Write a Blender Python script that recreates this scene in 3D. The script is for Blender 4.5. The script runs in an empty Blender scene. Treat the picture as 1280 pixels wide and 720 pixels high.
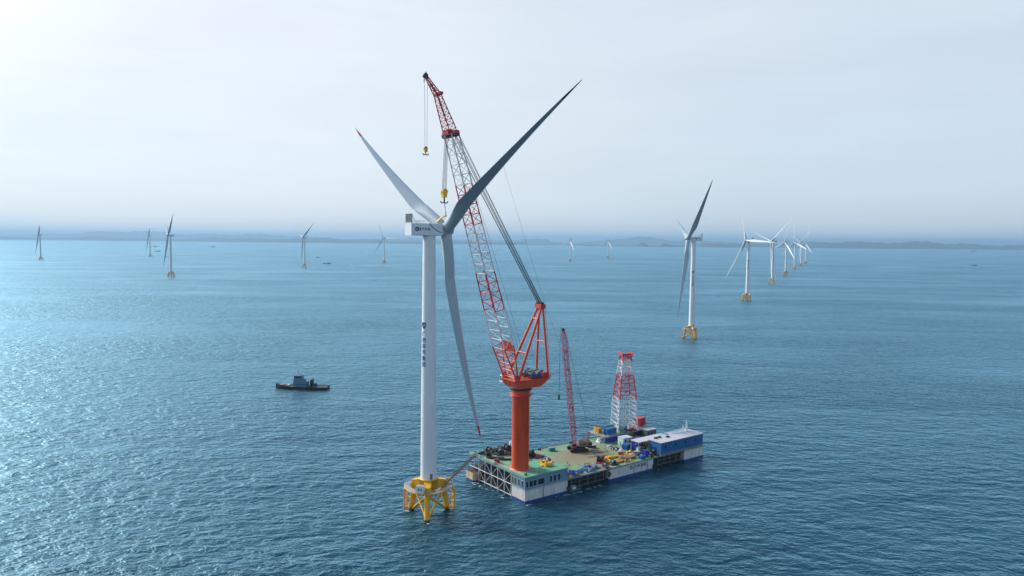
import bpy, math, random
import numpy as np
from mathutils import Vector, Matrix

random.seed(7)
S = bpy.context.scene
COL = S.collection
R = math.radians

# ------------------------------------------------------------------ camera
cd = bpy.data.cameras.new("camera")
cd.sensor_width = 36.0
cd.lens = 900.0 / 1280.0 * 36.0
cd.clip_start = 1.0
cd.clip_end = 120000.0
cam = bpy.data.objects.new("camera", cd)
COL.objects.link(cam)
CH = 107.0
pitch, roll = R(3.78), R(0.58)
fwd = Vector((0, math.cos(pitch), -math.sin(pitch)))
r0 = Vector((1, 0, 0))
u0 = r0.cross(fwd)
rt = math.cos(roll) * r0 + math.sin(roll) * u0
up = rt.cross(fwd)
cam.matrix_world = Matrix(((rt.x, up.x, -fwd.x, 0), (rt.y, up.y, -fwd.y, 0),
                           (rt.z, up.z, -fwd.z, CH), (0, 0, 0, 1)))
S.camera = cam

# ------------------------------------------------------------------ light
SUN_AZ, SUN_EL = R(-60), R(33)           # azimuth from +Y, negative to the left
w = bpy.data.worlds.new("World")
S.world = w
w.use_nodes = True
nt = w.node_tree
N = nt.nodes
for n_ in list(N):
    N.remove(n_)
wo = N.new("ShaderNodeOutputWorld")
sky = N.new("ShaderNodeTexSky")
sky.sky_type = 'NISHITA'
sky.sun_disc = False
sky.sun_elevation = SUN_EL
sky.sun_rotation = SUN_AZ
sky.altitude = 0
sky.air_density = 1.0
sky.dust_density = 1.2
sky.ozone_density = 3.5
bg = N.new("ShaderNodeBackground")
bg.inputs[1].default_value = 0.10
# thin high overcast: soft cloud veil in world direction space
tc = N.new("ShaderNodeTexCoord")
mp = N.new("ShaderNodeMapping")
mp.inputs['Scale'].default_value = (1.6, 1.6, 6.0)
nz = N.new("ShaderNodeTexNoise")
nz.inputs['Scale'].default_value = 1.7
nz.inputs['Detail'].default_value = 5
nz.inputs['Roughness'].default_value = 0.5
cr = N.new("ShaderNodeMapRange")
cr.inputs['From Min'].default_value = 0.3
cr.inputs['From Max'].default_value = 0.7
cr.inputs['To Min'].default_value = 0.93
cr.inputs['To Max'].default_value = 1.0
# veil brightness: brighter towards the sun (forward scattering in the cloud)
sd = N.new("ShaderNodeVectorMath"); sd.operation = 'DOT_PRODUCT'
sun_dir = Vector((math.sin(SUN_AZ) * math.cos(SUN_EL), math.cos(SUN_AZ) * math.cos(SUN_EL), math.sin(SUN_EL)))
sd.inputs[1].default_value = sun_dir
vr = N.new("ShaderNodeMapRange")
vr.interpolation_type = 'SMOOTHSTEP'
vr.inputs['From Min'].default_value = 0.1
vr.inputs['From Max'].default_value = 0.84
vc = N.new("ShaderNodeMix"); vc.data_type = 'RGBA'
vc.inputs['A'].default_value = (7.0, 7.95, 8.8, 1)
vc.inputs['B'].default_value = (9.1, 9.5, 9.9, 1)
mx = N.new("ShaderNodeMix"); mx.data_type = 'RGBA'
L = nt.links.new
L(tc.outputs['Generated'], mp.inputs['Vector'])
L(mp.outputs['Vector'], nz.inputs['Vector'])
L(nz.outputs['Fac'], cr.inputs['Value'])
L(tc.outputs['Generated'], sd.inputs[0])
L(sd.outputs['Value'], vr.inputs['Value'])
L(vr.outputs['Result'], vc.inputs['Factor'])
# the veil thins towards the zenith, where the blue sky shows through
sx = N.new("ShaderNodeSeparateXYZ")
er = N.new("ShaderNodeMapRange"); er.interpolation_type = 'SMOOTHSTEP'
er.inputs['From Min'].default_value = 0.26; er.inputs['From Max'].default_value = 0.72
er.inputs['To Min'].default_value = 0.93; er.inputs['To Max'].default_value = 0.12
em = N.new("ShaderNodeMath"); em.operation = 'MULTIPLY'
an = N.new("ShaderNodeMapRange"); an.interpolation_type = 'SMOOTHSTEP'
an.inputs['From Min'].default_value = -0.75; an.inputs['From Max'].default_value = -0.12; an.inputs['To Min'].default_value = 0.5
L(sd.outputs['Value'], an.inputs['Value'])
e2 = N.new("ShaderNodeMath"); e2.operation = 'MULTIPLY'
L(tc.outputs['Generated'], sx.inputs[0]); L(sx.outputs['Z'], er.inputs['Value'])
L(cr.outputs['Result'], em.inputs[0]); L(er.outputs['Result'], em.inputs[1])
L(em.outputs[0], e2.inputs[0]); L(an.outputs['Result'], e2.inputs[1]); L(e2.outputs[0], mx.inputs['Factor'])
ss = N.new('ShaderNodeVectorMath'); ss.operation = 'MULTIPLY'; ss.inputs[1].default_value = (1.25, 1.5, 1.6)
L(sky.outputs[0], ss.inputs[0]); L(ss.outputs[0], mx.inputs['A'])
L(vc.outputs['Result'], mx.inputs['B'])
# bright core where the sun shines through the veil
gl = N.new("ShaderNodeMapRange"); gl.inputs['From Min'].default_value = 0.78; gl.inputs['From Max'].default_value = 1.0
gp = N.new("ShaderNodeMath"); gp.operation = 'POWER'; gp.inputs[1].default_value = 3.0
gs = N.new("ShaderNodeVectorMath"); gs.operation = 'SCALE'; gs.inputs[0].default_value = (22, 24, 26)
ga = N.new("ShaderNodeVectorMath"); ga.operation = 'ADD'
L(sd.outputs['Value'], gl.inputs['Value']); L(gl.outputs['Result'], gp.inputs[0]); L(gp.outputs[0], gs.inputs['Scale'])
# faint uneven cloud streaks
mp2 = N.new("ShaderNodeMapping"); mp2.inputs['Scale'].default_value = (1.2, 1.2, 9.0); mp2.inputs['Rotation'].default_value = (R(6), R(4), 0)
n2 = N.new("ShaderNodeTexNoise"); n2.inputs['Scale'].default_value = 2.6; n2.inputs['Detail'].default_value = 6; n2.inputs['Distortion'].default_value = 0.5
c2 = N.new("ShaderNodeMapRange"); c2.inputs['From Min'].default_value = 0.3; c2.inputs['From Max'].default_value = 0.7
c2.inputs['To Min'].default_value = 0.975; c2.inputs['To Max'].default_value = 1.025
v2 = N.new("ShaderNodeVectorMath"); v2.operation = 'SCALE'
L(tc.outputs['Generated'], mp2.inputs['Vector']); L(mp2.outputs[0], n2.inputs['Vector']); L(n2.outputs['Fac'], c2.inputs['Value'])
L(mx.outputs['Result'], v2.inputs[0]); L(c2.outputs['Result'], v2.inputs['Scale'])
L(v2.outputs[0], ga.inputs[0]); L(gs.outputs[0], ga.inputs[1])
L(ga.outputs[0], bg.inputs[0])
L(bg.outputs[0], wo.inputs[0])

sl = bpy.data.lights.new("sun", 'SUN')
sl.energy = 4.0
sl.angle = R(10.0)
sl.color = (1.0, 0.93, 0.84)
so = bpy.data.objects.new("sun", sl)
so.rotation_euler = (-sun_dir).to_track_quat('-Z', 'Y').to_euler()
so.location = (-300, 100, 400)
COL.objects.link(so)

S.view_settings.view_transform = 'Standard'
S.view_settings.look = 'None'
S.view_settings.exposure = 0.0
S.view_settings.gamma = 1
S.cycles.use_denoising = True
S.cycles.volume_bounces = 0
S.cycles.max_bounces = 6
S.cycles.caustics_reflective = False
S.cycles.caustics_refractive = False
S.render.film_transparent = False

# ------------------------------------------------------------------ materials
def mat(name, col, rough=0.5, metal=0.0, vary=0.12, scale=0.6, rust=0.0, rustcol=(0.16, 0.06, 0.025), streak=True):
    m = bpy.data.materials.new(name)
    m.use_nodes = True
    t = m.node_tree
    b = t.nodes['Principled BSDF']
    b.inputs['Roughness'].default_value = rough
    b.inputs['Metallic'].default_value = metal
    tcn = t.nodes.new("ShaderNodeTexCoord")
    mpn = t.nodes.new("ShaderNodeMapping")
    mpn.inputs['Scale'].default_value = (1, 1, 0.25 if streak else 1)
    n1 = t.nodes.new("ShaderNodeTexNoise")
    n1.inputs['Scale'].default_value = scale
    n1.inputs['Detail'].default_value = 6
    n1.inputs['Roughness'].default_value = 0.6
    mr = t.nodes.new("ShaderNodeMapRange")
    mr.inputs['From Min'].default_value = 0.3
    mr.inputs['From Max'].default_value = 0.7
    mr.inputs['To Min'].default_value = 1 - vary
    mr.inputs['To Max'].default_value = 1 + vary
    vm = t.nodes.new("ShaderNodeVectorMath"); vm.operation = 'SCALE'
    vm.inputs[0].default_value = col
    t.links.new(tcn.outputs['Object'], mpn.inputs[0])
    t.links.new(mpn.outputs[0], n1.inputs['Vector'])
    t.links.new(n1.outputs['Fac'], mr.inputs['Value'])
    t.links.new(mr.outputs[0], vm.inputs['Scale'])
    last = vm.outputs[0]
    if rust > 0:
        n2 = t.nodes.new("ShaderNodeTexNoise")
        n2.inputs['Scale'].default_value = scale * 1.7
        n2.inputs['Detail'].default_value = 8
        n2.inputs['Roughness'].default_value = 0.7
        m2 = t.nodes.new("ShaderNodeMapRange")
        m2.inputs['From Min'].default_value = 0.62 - rust * 0.25
        m2.inputs['From Max'].default_value = 0.74 - rust * 0.15
        mixn = t.nodes.new("ShaderNodeMix"); mixn.data_type = 'RGBA'
        mixn.inputs['B'].default_value = (*rustcol, 1)
        t.links.new(mpn.outputs[0], n2.inputs['Vector'])
        t.links.new(n2.outputs['Fac'], m2.inputs['Value'])
        t.links.new(m2.outputs[0], mixn.inputs['Factor'])
        t.links.new(last, mixn.inputs['A'])
        last = mixn.outputs['Result']
    t.links.new(last, b.inputs['Base Color'])
    return m

M = {}
M['white'] = mat('white_paint', (0.80, 0.82, 0.84), 0.35, vary=0.05, scale=0.3, rust=0.03, rustcol=(0.55, 0.55, 0.52))
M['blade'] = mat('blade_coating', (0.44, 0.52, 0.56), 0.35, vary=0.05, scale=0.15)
M['cream'] = mat('weathered_hull_white', (0.66, 0.66, 0.64), 0.6, vary=0.1, scale=0.5, rust=0.28, rustcol=(0.30, 0.17, 0.09))
M['rustcream'] = mat('rust_stained_cream', (0.60, 0.44, 0.26), 0.65, vary=0.2, scale=0.5, rust=0.35, rustcol=(0.3, 0.13, 0.05))
M['tan'] = mat('dusty_tan_machine', (0.30, 0.22, 0.13), 0.7, vary=0.3, scale=1, rust=0.2)
M['boot'] = mat('blue_bottom_paint', (0.012, 0.05, 0.22), 0.5, vary=0.25, scale=0.5)
M['blue'] = mat('container_blue', (0.008, 0.12, 0.33), 0.5, vary=0.15, scale=0.8, rust=0.05)
M['deepblue'] = mat('tarp_blue', (0.01, 0.05, 0.36), 0.5, vary=0.2, scale=2)
M['teal'] = mat('teal_steel', (0.03, 0.22, 0.26), 0.5, vary=0.15, scale=1)
M['house'] = mat('blue_grey_house_paint', (0.16, 0.26, 0.36), 0.6, vary=0.12, scale=0.8, rust=0.12)
M['palegreen'] = mat('pale_green_cabin', (0.45, 0.58, 0.56), 0.5, vary=0.1, scale=1)
M['yellow'] = mat('yellow_foundation_paint', (0.82, 0.43, 0.008), 0.45, vary=0.16, scale=0.8, rust=0.10)
M['orange'] = mat('orange_red_column_paint', (0.68, 0.066, 0.010), 0.42, vary=0.12, scale=0.35, rust=0.06, rustcol=(0.30, 0.06, 0.03))
M['red'] = mat('crane_red_paint', (0.52, 0.022, 0.026), 0.45, vary=0.12, scale=0.8)
M['dred'] = mat('crawler_crane_red', (0.34, 0.035, 0.085), 0.5, vary=0.15, scale=1)
M['lattice_white'] = mat('lattice_white_paint', (0.62, 0.64, 0.66), 0.5, vary=0.08, scale=0.8)
M['steel'] = mat('galvanised_steel', (0.32, 0.34, 0.36), 0.5, 0.3, vary=0.1, scale=1)
M['grey'] = mat('grey_steel', (0.16, 0.18, 0.19), 0.6, vary=0.15, scale=1)
M['void'] = mat('void_shade_black', (0.006, 0.008, 0.009), 0.8, vary=0.3, scale=1)  # near-black colour standing in for deep shade inside the hull openings
M['dark'] = mat('dark_steel', (0.022, 0.026, 0.03), 0.6, vary=0.3, scale=1)
M['black'] = mat('black_rubber', (0.012, 0.012, 0.014), 0.7, vary=0.3, scale=1)
M['brown'] = mat('rusty_brown_steel', (0.075, 0.04, 0.028), 0.75, vary=0.25, scale=0.8)
M['rope'] = mat('wire_rope', (0.04, 0.055, 0.062), 0.6, vary=0.05)
M['logo'] = mat('dark_blue_lettering', (0.01, 0.035, 0.16), 0.5, vary=0.02)
M['wood'] = mat('timber_boards', (0.36, 0.2, 0.07), 0.8, vary=0.3, scale=1.5)
M['pink'] = mat('faded_red_reel', (0.30, 0.05, 0.08), 0.6, vary=0.2, scale=1)
M['roof'] = mat('white_sheet_roof', (0.50, 0.51, 0.55), 0.55, vary=0.06, scale=0.4, rust=0.05, rustcol=(0.4, 0.36, 0.3))
M['tugblue'] = mat('tug_cabin_blue', (0.09, 0.21, 0.30), 0.5, vary=0.1, scale=1)
M['boat'] = mat('dark_boat_paint', (0.03, 0.035, 0.045), 0.6, vary=0.2, scale=1)
M['growth'] = mat('wet_dark_splash_zone', (0.03, 0.028, 0.02), 0.4, vary=0.3, scale=1)
g = bpy.data.materials.new('window_glass'); g.use_nodes = True
gb = g.node_tree.nodes['Principled BSDF']
gb.inputs['Base Color'].default_value = (0.01, 0.02, 0.035, 1)
gb.inputs['Roughness'].default_value = 0.08
M['glass'] = g

def deck_material(name, base, rust, patch, stain=None):
    m = bpy.data.materials.new(name); m.use_nodes = True
    t = m.node_tree; b = t.nodes['Principled BSDF']
    b.inputs['Roughness'].default_value = 0.75
    tcn = t.nodes.new("ShaderNodeTexCoord")
    last = None
    prev = (*base, 1)
    for sc_, lo, hi, c in ((0.035, 0.50 - patch, 0.64 - patch, rust), (0.22, 0.55, 0.68, tuple(x * 1.35 for x in base)),
                           (0.5, 0.60, 0.70, (0.05, 0.045, 0.04)), (2.5, 0.62, 0.75, rust)):
        n1 = t.nodes.new("ShaderNodeTexNoise")
        n1.inputs['Scale'].default_value = sc_
        n1.inputs['Detail'].default_value = 7
        n1.inputs['Roughness'].default_value = 0.62
        mr = t.nodes.new("ShaderNodeMapRange")
        mr.inputs['From Min'].default_value = lo
        mr.inputs['From Max'].default_value = hi
        mr.inputs['To Max'].default_value = 0.75
        mi = t.nodes.new("ShaderNodeMix"); mi.data_type = 'RGBA'
        t.links.new(tcn.outputs['Object'], n1.inputs['Vector'])
        t.links.new(n1.outputs['Fac'], mr.inputs['Value'])
        t.links.new(mr.outputs[0], mi.inputs['Factor'])
        if last is None:
            mi.inputs['A'].default_value = prev
        else:
            t.links.new(last, mi.inputs['A'])
        mi.inputs['B'].default_value = (*c, 1)
        last = mi.outputs['Result']
    if stain:
        mpn = t.nodes.new("ShaderNodeMapping"); mpn.vector_type = 'POINT'
        mpn.inputs['Location'].default_value = (-stain[0] / stain[2], -stain[1] / stain[3], 0)
        mpn.inputs['Scale'].default_value = (1 / stain[2], 1 / stain[3], 0)
        ln = t.nodes.new("ShaderNodeVectorMath"); ln.operation = 'LENGTH'
        nn = t.nodes.new("ShaderNodeTexNoise"); nn.inputs['Scale'].default_value = 0.16; nn.inputs['Detail'].default_value = 8; nn.inputs['Roughness'].default_value = 0.65
        sb = t.nodes.new("ShaderNodeMath"); sb.operation = 'SUBTRACT'
        m3 = t.nodes.new("ShaderNodeMapRange"); m3.inputs['From Min'].default_value = -0.55; m3.inputs['From Max'].default_value = 0.05; m3.inputs['To Max'].default_value = 0.8
        mi = t.nodes.new("ShaderNodeMix"); mi.data_type = 'RGBA'; mi.inputs['B'].default_value = (*rust, 1)
        t.links.new(tcn.outputs['Object'], mpn.inputs[0]); t.links.new(mpn.outputs[0], ln.inputs[0])
        t.links.new(tcn.outputs['Object'], nn.inputs['Vector'])
        t.links.new(nn.outputs['Fac'], sb.inputs[0]); t.links.new(ln.outputs['Value'], sb.inputs[1])
        t.links.new(sb.outputs[0], m3.inputs['Value']); t.links.new(m3.outputs[0], mi.inputs['Factor'])
        t.links.new(last, mi.inputs['A']); last = mi.outputs['Result']
    t.links.new(last, b.inputs['Base Color'])
    return m
M['deck'] = deck_material('worn_green_deck', (0.19, 0.30, 0.17), (0.27, 0.18, 0.11), 0.0, (53, 22, 22, 13))
M['deck_bright'] = deck_material('bright_green_deck', (0.12, 0.36, 0.21), (0.20, 0.27, 0.17), 0.02)

# ------------------------------------------------------------------ mesh builder
class MB:
    def __init__(s):
        s.v = []; s.f = []; s.mi = []; s.sm = []; s.mats = []
    def m(s, key):
        if key not in s.mats:
            s.mats.append(key)
        return s.mats.index(key)
    def add(s, vs, fs, key, smooth=False):
        o = len(s.v); k = s.m(key)
        s.v += [tuple(x) for x in vs]
        for f in fs:
            s.f.append(tuple(i + o for i in f)); s.mi.append(k); s.sm.append(smooth)
        return s
    def box(s, x0, x1, y0, y1, z0, z1, key):
        vs = [(x0, y0, z0), (x1, y0, z0), (x1, y1, z0), (x0, y1, z0), (x0, y0, z1), (x1, y0, z1), (x1, y1, z1), (x0, y1, z1)]
        return s.add(vs, [(0, 3, 2, 1), (4, 5, 6, 7), (0, 1, 5, 4), (1, 2, 6, 5), (2, 3, 7, 6), (3, 0, 4, 7)], key)
    def obox(s, c, size, rz, key, tiltx=0.0):
        mt = Matrix.Translation(c) @ Matrix.Rotation(rz, 4, 'Z') @ Matrix.Rotation(tiltx, 4, 'X')
        a, b, c_ = [q / 2 for q in size]
        vs = [mt @ Vector(p) for p in ((-a, -b, -c_), (a, -b, -c_), (a, b, -c_), (-a, b, -c_), (-a, -b, c_), (a, -b, c_), (a, b, c_), (-a, b, c_))]
        return s.add(vs, [(0, 3, 2, 1), (4, 5, 6, 7), (0, 1, 5, 4), (1, 2, 6, 5), (2, 3, 7, 6), (3, 0, 4, 7)], key)
    def tube(s, p, q, r, key, r2=None, n=6, caps=True):
        p = Vector(p); q = Vector(q); r2 = r if r2 is None else r2
        d = q - p
        if d.length < 1e-6: return s
        d.normalize()
        a = d.cross(Vector((0, 0, 1)) if abs(d.z) < 0.9 else Vector((1, 0, 0))).normalized()
        b = d.cross(a)
        vs = []
        for c, rr in ((p, r), (q, r2)):
            for i in range(n):
                t = 2 * math.pi * i / n
                vs.append(c + rr * (math.cos(t) * a + math.sin(t) * b))
        fs = [(i, (i + 1) % n, n + (i + 1) % n, n + i) for i in range(n)]
        s.add(vs, fs, key, n > 6)
        if caps:
            s.add(vs, [tuple(range(n - 1, -1, -1)), tuple(range(n, 2 * n))], key)
        return s
    def path(s, pts, r, key, n=6):
        for a, b in zip(pts[:-1], pts[1:]):
            s.tube(a, b, r, key, n=n)
        return s
    def lathe(s, prof, key, n=32, origin=(0, 0, 0), axis='Z'):
        vs = []; ox, oy, oz = origin
        for (r, z) in prof:
            for i in range(n):
                t = 2 * math.pi * i / n
                if axis == 'Z': vs.append((ox + r * math.cos(t), oy + r * math.sin(t), oz + z))
                else: vs.append((ox + z, oy + r * math.cos(t), oz + r * math.sin(t)))
        fs = []
        for k in range(len(prof) - 1):
            for i in range(n):
                fs.append((k * n + i, k * n + (i + 1) % n, (k + 1) * n + (i + 1) % n, (k + 1) * n + i))
        s.add(vs, fs, key, True)
        s.add(vs[:n], [tuple(range(n - 1, -1, -1))], key)
        s.add(vs[-n:], [tuple(range(n))], key)
        return s
    def prism(s, poly, z0, z1, key):
        n = len(poly)
        vs = [(x, y, z0) for x, y in poly] + [(x, y, z1) for x, y in poly]
        return s.add(vs, [tuple(range(n - 1, -1, -1)), tuple(range(n, 2 * n))] + [(i, (i + 1) % n, n + (i + 1) % n, n + i) for i in range(n)], key)
    def mesh(s, name):
        me = bpy.data.meshes.new(name)
        me.from_pydata([tuple(v) for v in s.v], [], s.f)
        for k in s.mats:
            me.materials.append(M[k])
        me.polygons.foreach_set('material_index', s.mi)
        me.polygons.foreach_set('use_smooth', s.sm)
        me.update()
        return me
    def build(s, name, parent=None, mw=None):
        o = bpy.data.objects.new(name, s.mesh(name))
        COL.objects.link(o)
        if parent is not None: o.parent = parent
        if mw is not None: o.matrix_local = mw
        return o

def tag(o, label=None, cat=None, group=None, kind=None):
    if label: o['label'] = label
    if cat: o['category'] = cat
    if group: o['group'] = group
    if kind: o['kind'] = kind
    return o

def thing(name, label, cat, loc=(0, 0, 0), rz=0.0, group=None):
    o = bpy.data.objects.new(name, None)
    o.empty_display_size = 1
    COL.objects.link(o)
    o.location = loc; o.rotation_euler = (0, 0, rz)
    return tag(o, label, cat, group)

def link(name, me, parent, mw=None):
    o = bpy.data.objects.new(name, me)
    COL.objects.link(o); o.parent = parent
    if mw is not None: o.matrix_local = mw
    return o

def copy_tree(o, parent=None):
    c = o.copy(); COL.objects.link(c); c.parent = parent
    for ch in [x for x in o.children]:
        copy_tree(ch, c)
    return c

def text_mesh(name, body, size, key, thick=0.03):
    cu = bpy.data.curves.new(name, 'FONT')
    cu.body = body; cu.size = size; cu.align_x = 'CENTER'; cu.align_y = 'CENTER'
    cu.extrude = thick / 2; cu.resolution_u = 3; cu.offset = size * 0.012
    o = bpy.data.objects.new(name, cu); COL.objects.link(o)
    dg = bpy.context.evaluated_depsgraph_get(); dg.update()
    me = bpy.data.meshes.new_from_object(o.evaluated_get(dg))
    bpy.data.objects.remove(o); bpy.data.curves.remove(cu)
    me.name = name
    me.materials.clear(); me.materials.append(M[key])
    return me

def face_mw(pos, normal, upv=(0, 0, 1)):
    """text lies in XY plane, facing +Z: map Z to normal, Y to up"""
    z = Vector(normal).normalized(); u_ = Vector(upv)
    x = u_.cross(z).normalized(); y = z.cross(x)
    return Matrix(((x.x, y.x, z.x, pos[0]), (x.y, y.y, z.y, pos[1]), (x.z, y.z, z.z, pos[2]), (0, 0, 0, 1)))

def lattice(mb, p0, p1, side, wd0, wd1, bays, rc, rl, keyf):
    """four-chord lattice from p0 to p1; side = lateral unit vector; wd=(width along side, depth)"""
    p0 = Vector(p0); p1 = Vector(p1); side = Vector(side).normalized()
    d = (p1 - p0).normalized(); dep = d.cross(side).normalized()
    rings = []
    for i in range(bays + 1):
        t = i / bays
        c = p0.lerp(p1, t); w_ = wd0[0] + (wd1[0] - wd0[0]) * t; e = wd0[1] + (wd1[1] - wd0[1]) * t
        rings.append([c + side * w_ / 2 * a + dep * e / 2 * b for a, b in ((-1, -1), (1, -1), (1, 1), (-1, 1))])
    for i in range(bays):
        k = keyf((i + 0.5) / bays)
        for j in range(4):
            mb.tube(rings[i][j], rings[i + 1][j], rc, k, n=5, caps=False)
            j2 = (j + 1) % 4
            mb.tube(rings[i][j], rings[i][j2], rl, k, n=4, caps=False)
            if i % 2 == 0: mb.tube(rings[i][j], rings[i + 1][j2], rl, k, n=4, caps=False)
            else: mb.tube(rings[i][j2], rings[i + 1][j], rl, k, n=4, caps=False)
    for j in range(4):
        mb.tube(rings[-1][j], rings[-1][(j + 1) % 4], rl, keyf(0.999), n=4, caps=False)
    return rings

# ------------------------------------------------------------------ sea
def sea_material():
    m = bpy.data.materials.new('sea_water'); m.use_nodes = True
    t = m.node_tree; b = t.nodes['Principled BSDF']
    b.inputs['Base Color'].default_value = (0.001, 0.050, 0.085, 1)
    b.inputs['Specular Tint'].default_value = (0.56, 0.86, 1.0, 1)
    b.inputs['Roughness'].default_value = 0.28
    b.inputs['IOR'].default_value = 1.333
    tcn = t.nodes.new("ShaderNodeTexCoord")
    # (scale, x-stretch, y-stretch, rotation, height in metres, detail)
    layers = [(0.03, 0.5, 1.0, 18, 0.65, 2), (0.085, 0.55, 1.0, -16, 0.55, 2), (0.19, 0.6, 1.0, 24, 0.62, 3), (0.40, 0.65, 1.0, -24, 0.32, 4), (1.1, 0.8, 1.0, 8, 0.08, 4)]
    last = None
    for sc_, sx, sy, rz, h, det in layers:
        mpn = t.nodes.new("ShaderNodeMapping")
        mpn.inputs['Rotation'].default_value = (0, 0, R(rz))
        mpn.inputs['Scale'].default_value = (sx, sy, 1)
        n1 = t.nodes.new("ShaderNodeTexNoise")
        n1.inputs['Scale'].default_value = sc_
        n1.inputs['Detail'].default_value = det
        n1.inputs['Roughness'].default_value = 0.55
        n1.inputs['Distortion'].default_value = 0.4
        mu = t.nodes.new("ShaderNodeMath"); mu.operation = 'MULTIPLY'
        mu.inputs[1].default_value = h
        t.links.new(tcn.outputs['Object'], mpn.inputs[0])
        t.links.new(mpn.outputs[0], n1.inputs['Vector'])
        t.links.new(n1.outputs['Fac'], mu.inputs[0])
        if last is None: last = mu.outputs[0]
        else:
            ad = t.nodes.new("ShaderNodeMath"); ad.operation = 'ADD'
            t.links.new(last, ad.inputs[0]); t.links.new(mu.outputs[0], ad.inputs[1]); last = ad.outputs[0]
    # calmer and rougher patches from gusts
    gn = t.nodes.new("ShaderNodeTexNoise"); gn.inputs['Scale'].default_value = 0.005; gn.inputs['Detail'].default_value = 5; gn.inputs['Distortion'].default_value = 0.8
    gpm = t.nodes.new('ShaderNodeMapping'); gpm.inputs['Scale'].default_value = (0.45, 1.3, 1); gpm.inputs['Rotation'].default_value = (0, 0, R(-12))
    gr = t.nodes.new("ShaderNodeMapRange"); gr.inputs['From Min'].default_value = 0.3; gr.inputs['From Max'].default_value = 0.7
    gr.inputs['To Min'].default_value = 0.5; gr.inputs['To Max'].default_value = 1.35
    gm = t.nodes.new("ShaderNodeMath"); gm.operation = 'MULTIPLY'
    t.links.new(tcn.outputs['Object'], gpm.inputs[0]); t.links.new(gpm.outputs[0], gn.inputs['Vector']); t.links.new(gn.outputs['Fac'], gr.inputs['Value'])
    t.links.new(last, gm.inputs[0]); t.links.new(gr.outputs[0], gm.inputs[1])
    bp = t.nodes.new("ShaderNodeBump")
    bp.inputs['Strength'].default_value = 1.0
    bp.inputs['Distance'].default_value = 3.1
    t.links.new(gm.outputs[0], bp.inputs['Height'])
    t.nodes.remove(b)
    out = t.nodes['Material Output']
    df = t.nodes.new("ShaderNodeBsdfDiffuse"); df.inputs['Color'].default_value = (0.001, 0.045, 0.076, 1)
    gl_ = t.nodes.new("ShaderNodeBsdfGlossy"); gl_.inputs['Color'].default_value = (0.53, 0.85, 0.99, 1); gl_.inputs['Roughness'].default_value = 0.34
    fr = t.nodes.new("ShaderNodeFresnel"); fr.inputs['IOR'].default_value = 1.37
    ms = t.nodes.new("ShaderNodeMixShader")
    for q in (df, gl_, fr): t.links.new(bp.outputs[0], q.inputs['Normal'])
    t.links.new(fr.outputs[0], ms.inputs[0]); t.links.new(df.outputs[0], ms.inputs[1]); t.links.new(gl_.outputs[0], ms.inputs[2])
    t.links.new(ms.outputs[0], out.inputs['Surface'])
    return m
M['sea'] = sea_material()
mb = MB()
mb.add([(-24000, -1500, 0), (24000, -1500, 0), (24000, 22000, 0), (-24000, 22000, 0)], [(0, 1, 2, 3)], 'sea')
tag(mb.build('sea'), kind='structure')

# ------------------------------------------------------------------ far coast and hills
M['land'] = mat('wooded_hills', (0.045, 0.06, 0.045), 0.9, vary=0.35, scale=0.002, streak=False)
def ridge(name, dist, depth, a0, a1, hf, n=260):
    """a strip of hilly ground between bearings a0..a1 (tan of azimuth), hf(t)->crest height"""
    mb = MB(); rows = 7
    rnd = random.Random(hash(name) % 1000 + int(dist))
    vs = []
    for i in range(n + 1):
        a = a0 + (a1 - a0) * i / n
        cst = 0.03 * math.sin(a * 31 + dist) + 0.02 * math.sin(a * 83)
        for j in range(rows + 1):
            t = j / rows
            y = dist * (1 + cst * 0.3) + depth * t
            prof = math.sin(math.pi * min(1, t * 1.02)) ** 0.8 if t < 1 else 0
            z = max(-2.0, hf(a) * prof * (0.85 + 0.3 * math.sin(a * 140 + j * 2.1) * math.sin(a * 57 + j)) - 1.0)
            vs.append((a * y, y, z))
    fs = []
    for i in range(n):
        for j in range(rows):
            q = i * (rows + 1) + j
            fs.append((q, q + rows + 1, q + rows + 2, q + 1))
    mb.add(vs, fs, 'land', True)
    return tag(mb.build(name), kind='structure')

def bump(a, c, w_, h): return h * math.exp(-((a - c) / w_) ** 2)
mb = MB()
mb.add([(-26000, 17600, 1.0), (26000, 17600, 1.0), (62000, 46000, 1.0), (-62000, 46000, 1.0)], [(0, 1, 2, 3)], 'land')
tag(mb.build('coastal_plain'), kind='structure')
ridge('coast_hills', 17400, 1600, -0.90, 0.02, lambda a: 62 + 30 * math.sin(a * 19) ** 2 + 10 * math.sin(a * 61) + bump(a, -0.3, 0.1, 35))
ridge('coast_hills', 17300, 2200, 0.26, 0.92, lambda a: 112 + 22 * math.sin(a * 13 + .5) + 9 * math.sin(a * 47) + bump(a, 0.47, 0.09, 45) + bump(a, 0.58, 0.07, 25))
ridge('mountains', 29000, 5000, -0.95, 0.05, lambda a: 150 + bump(a, -0.56, 0.05, 160) + bump(a, -0.50, 0.06, 140) + bump(a, -0.37, 0.06, 150) + 30 * math.sin(a * 37))
ridge('mountains', 30000, 5000, 0.02, 0.40, lambda a: 60 + bump(a, 0.17, 0.05, 230) + bump(a, 0.26, 0.05, 150) + 25 * math.sin(a * 45))
ridge('headland', 15600, 900, 0.10, 0.33, lambda a: 9 + bump(a, 0.181, 0.006, 85) + bump(a, 0.212, 0.007, 78) + bump(a, 0.226, 0.012, 35) + bump(a, 0.29, 0.02, 28))

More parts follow.
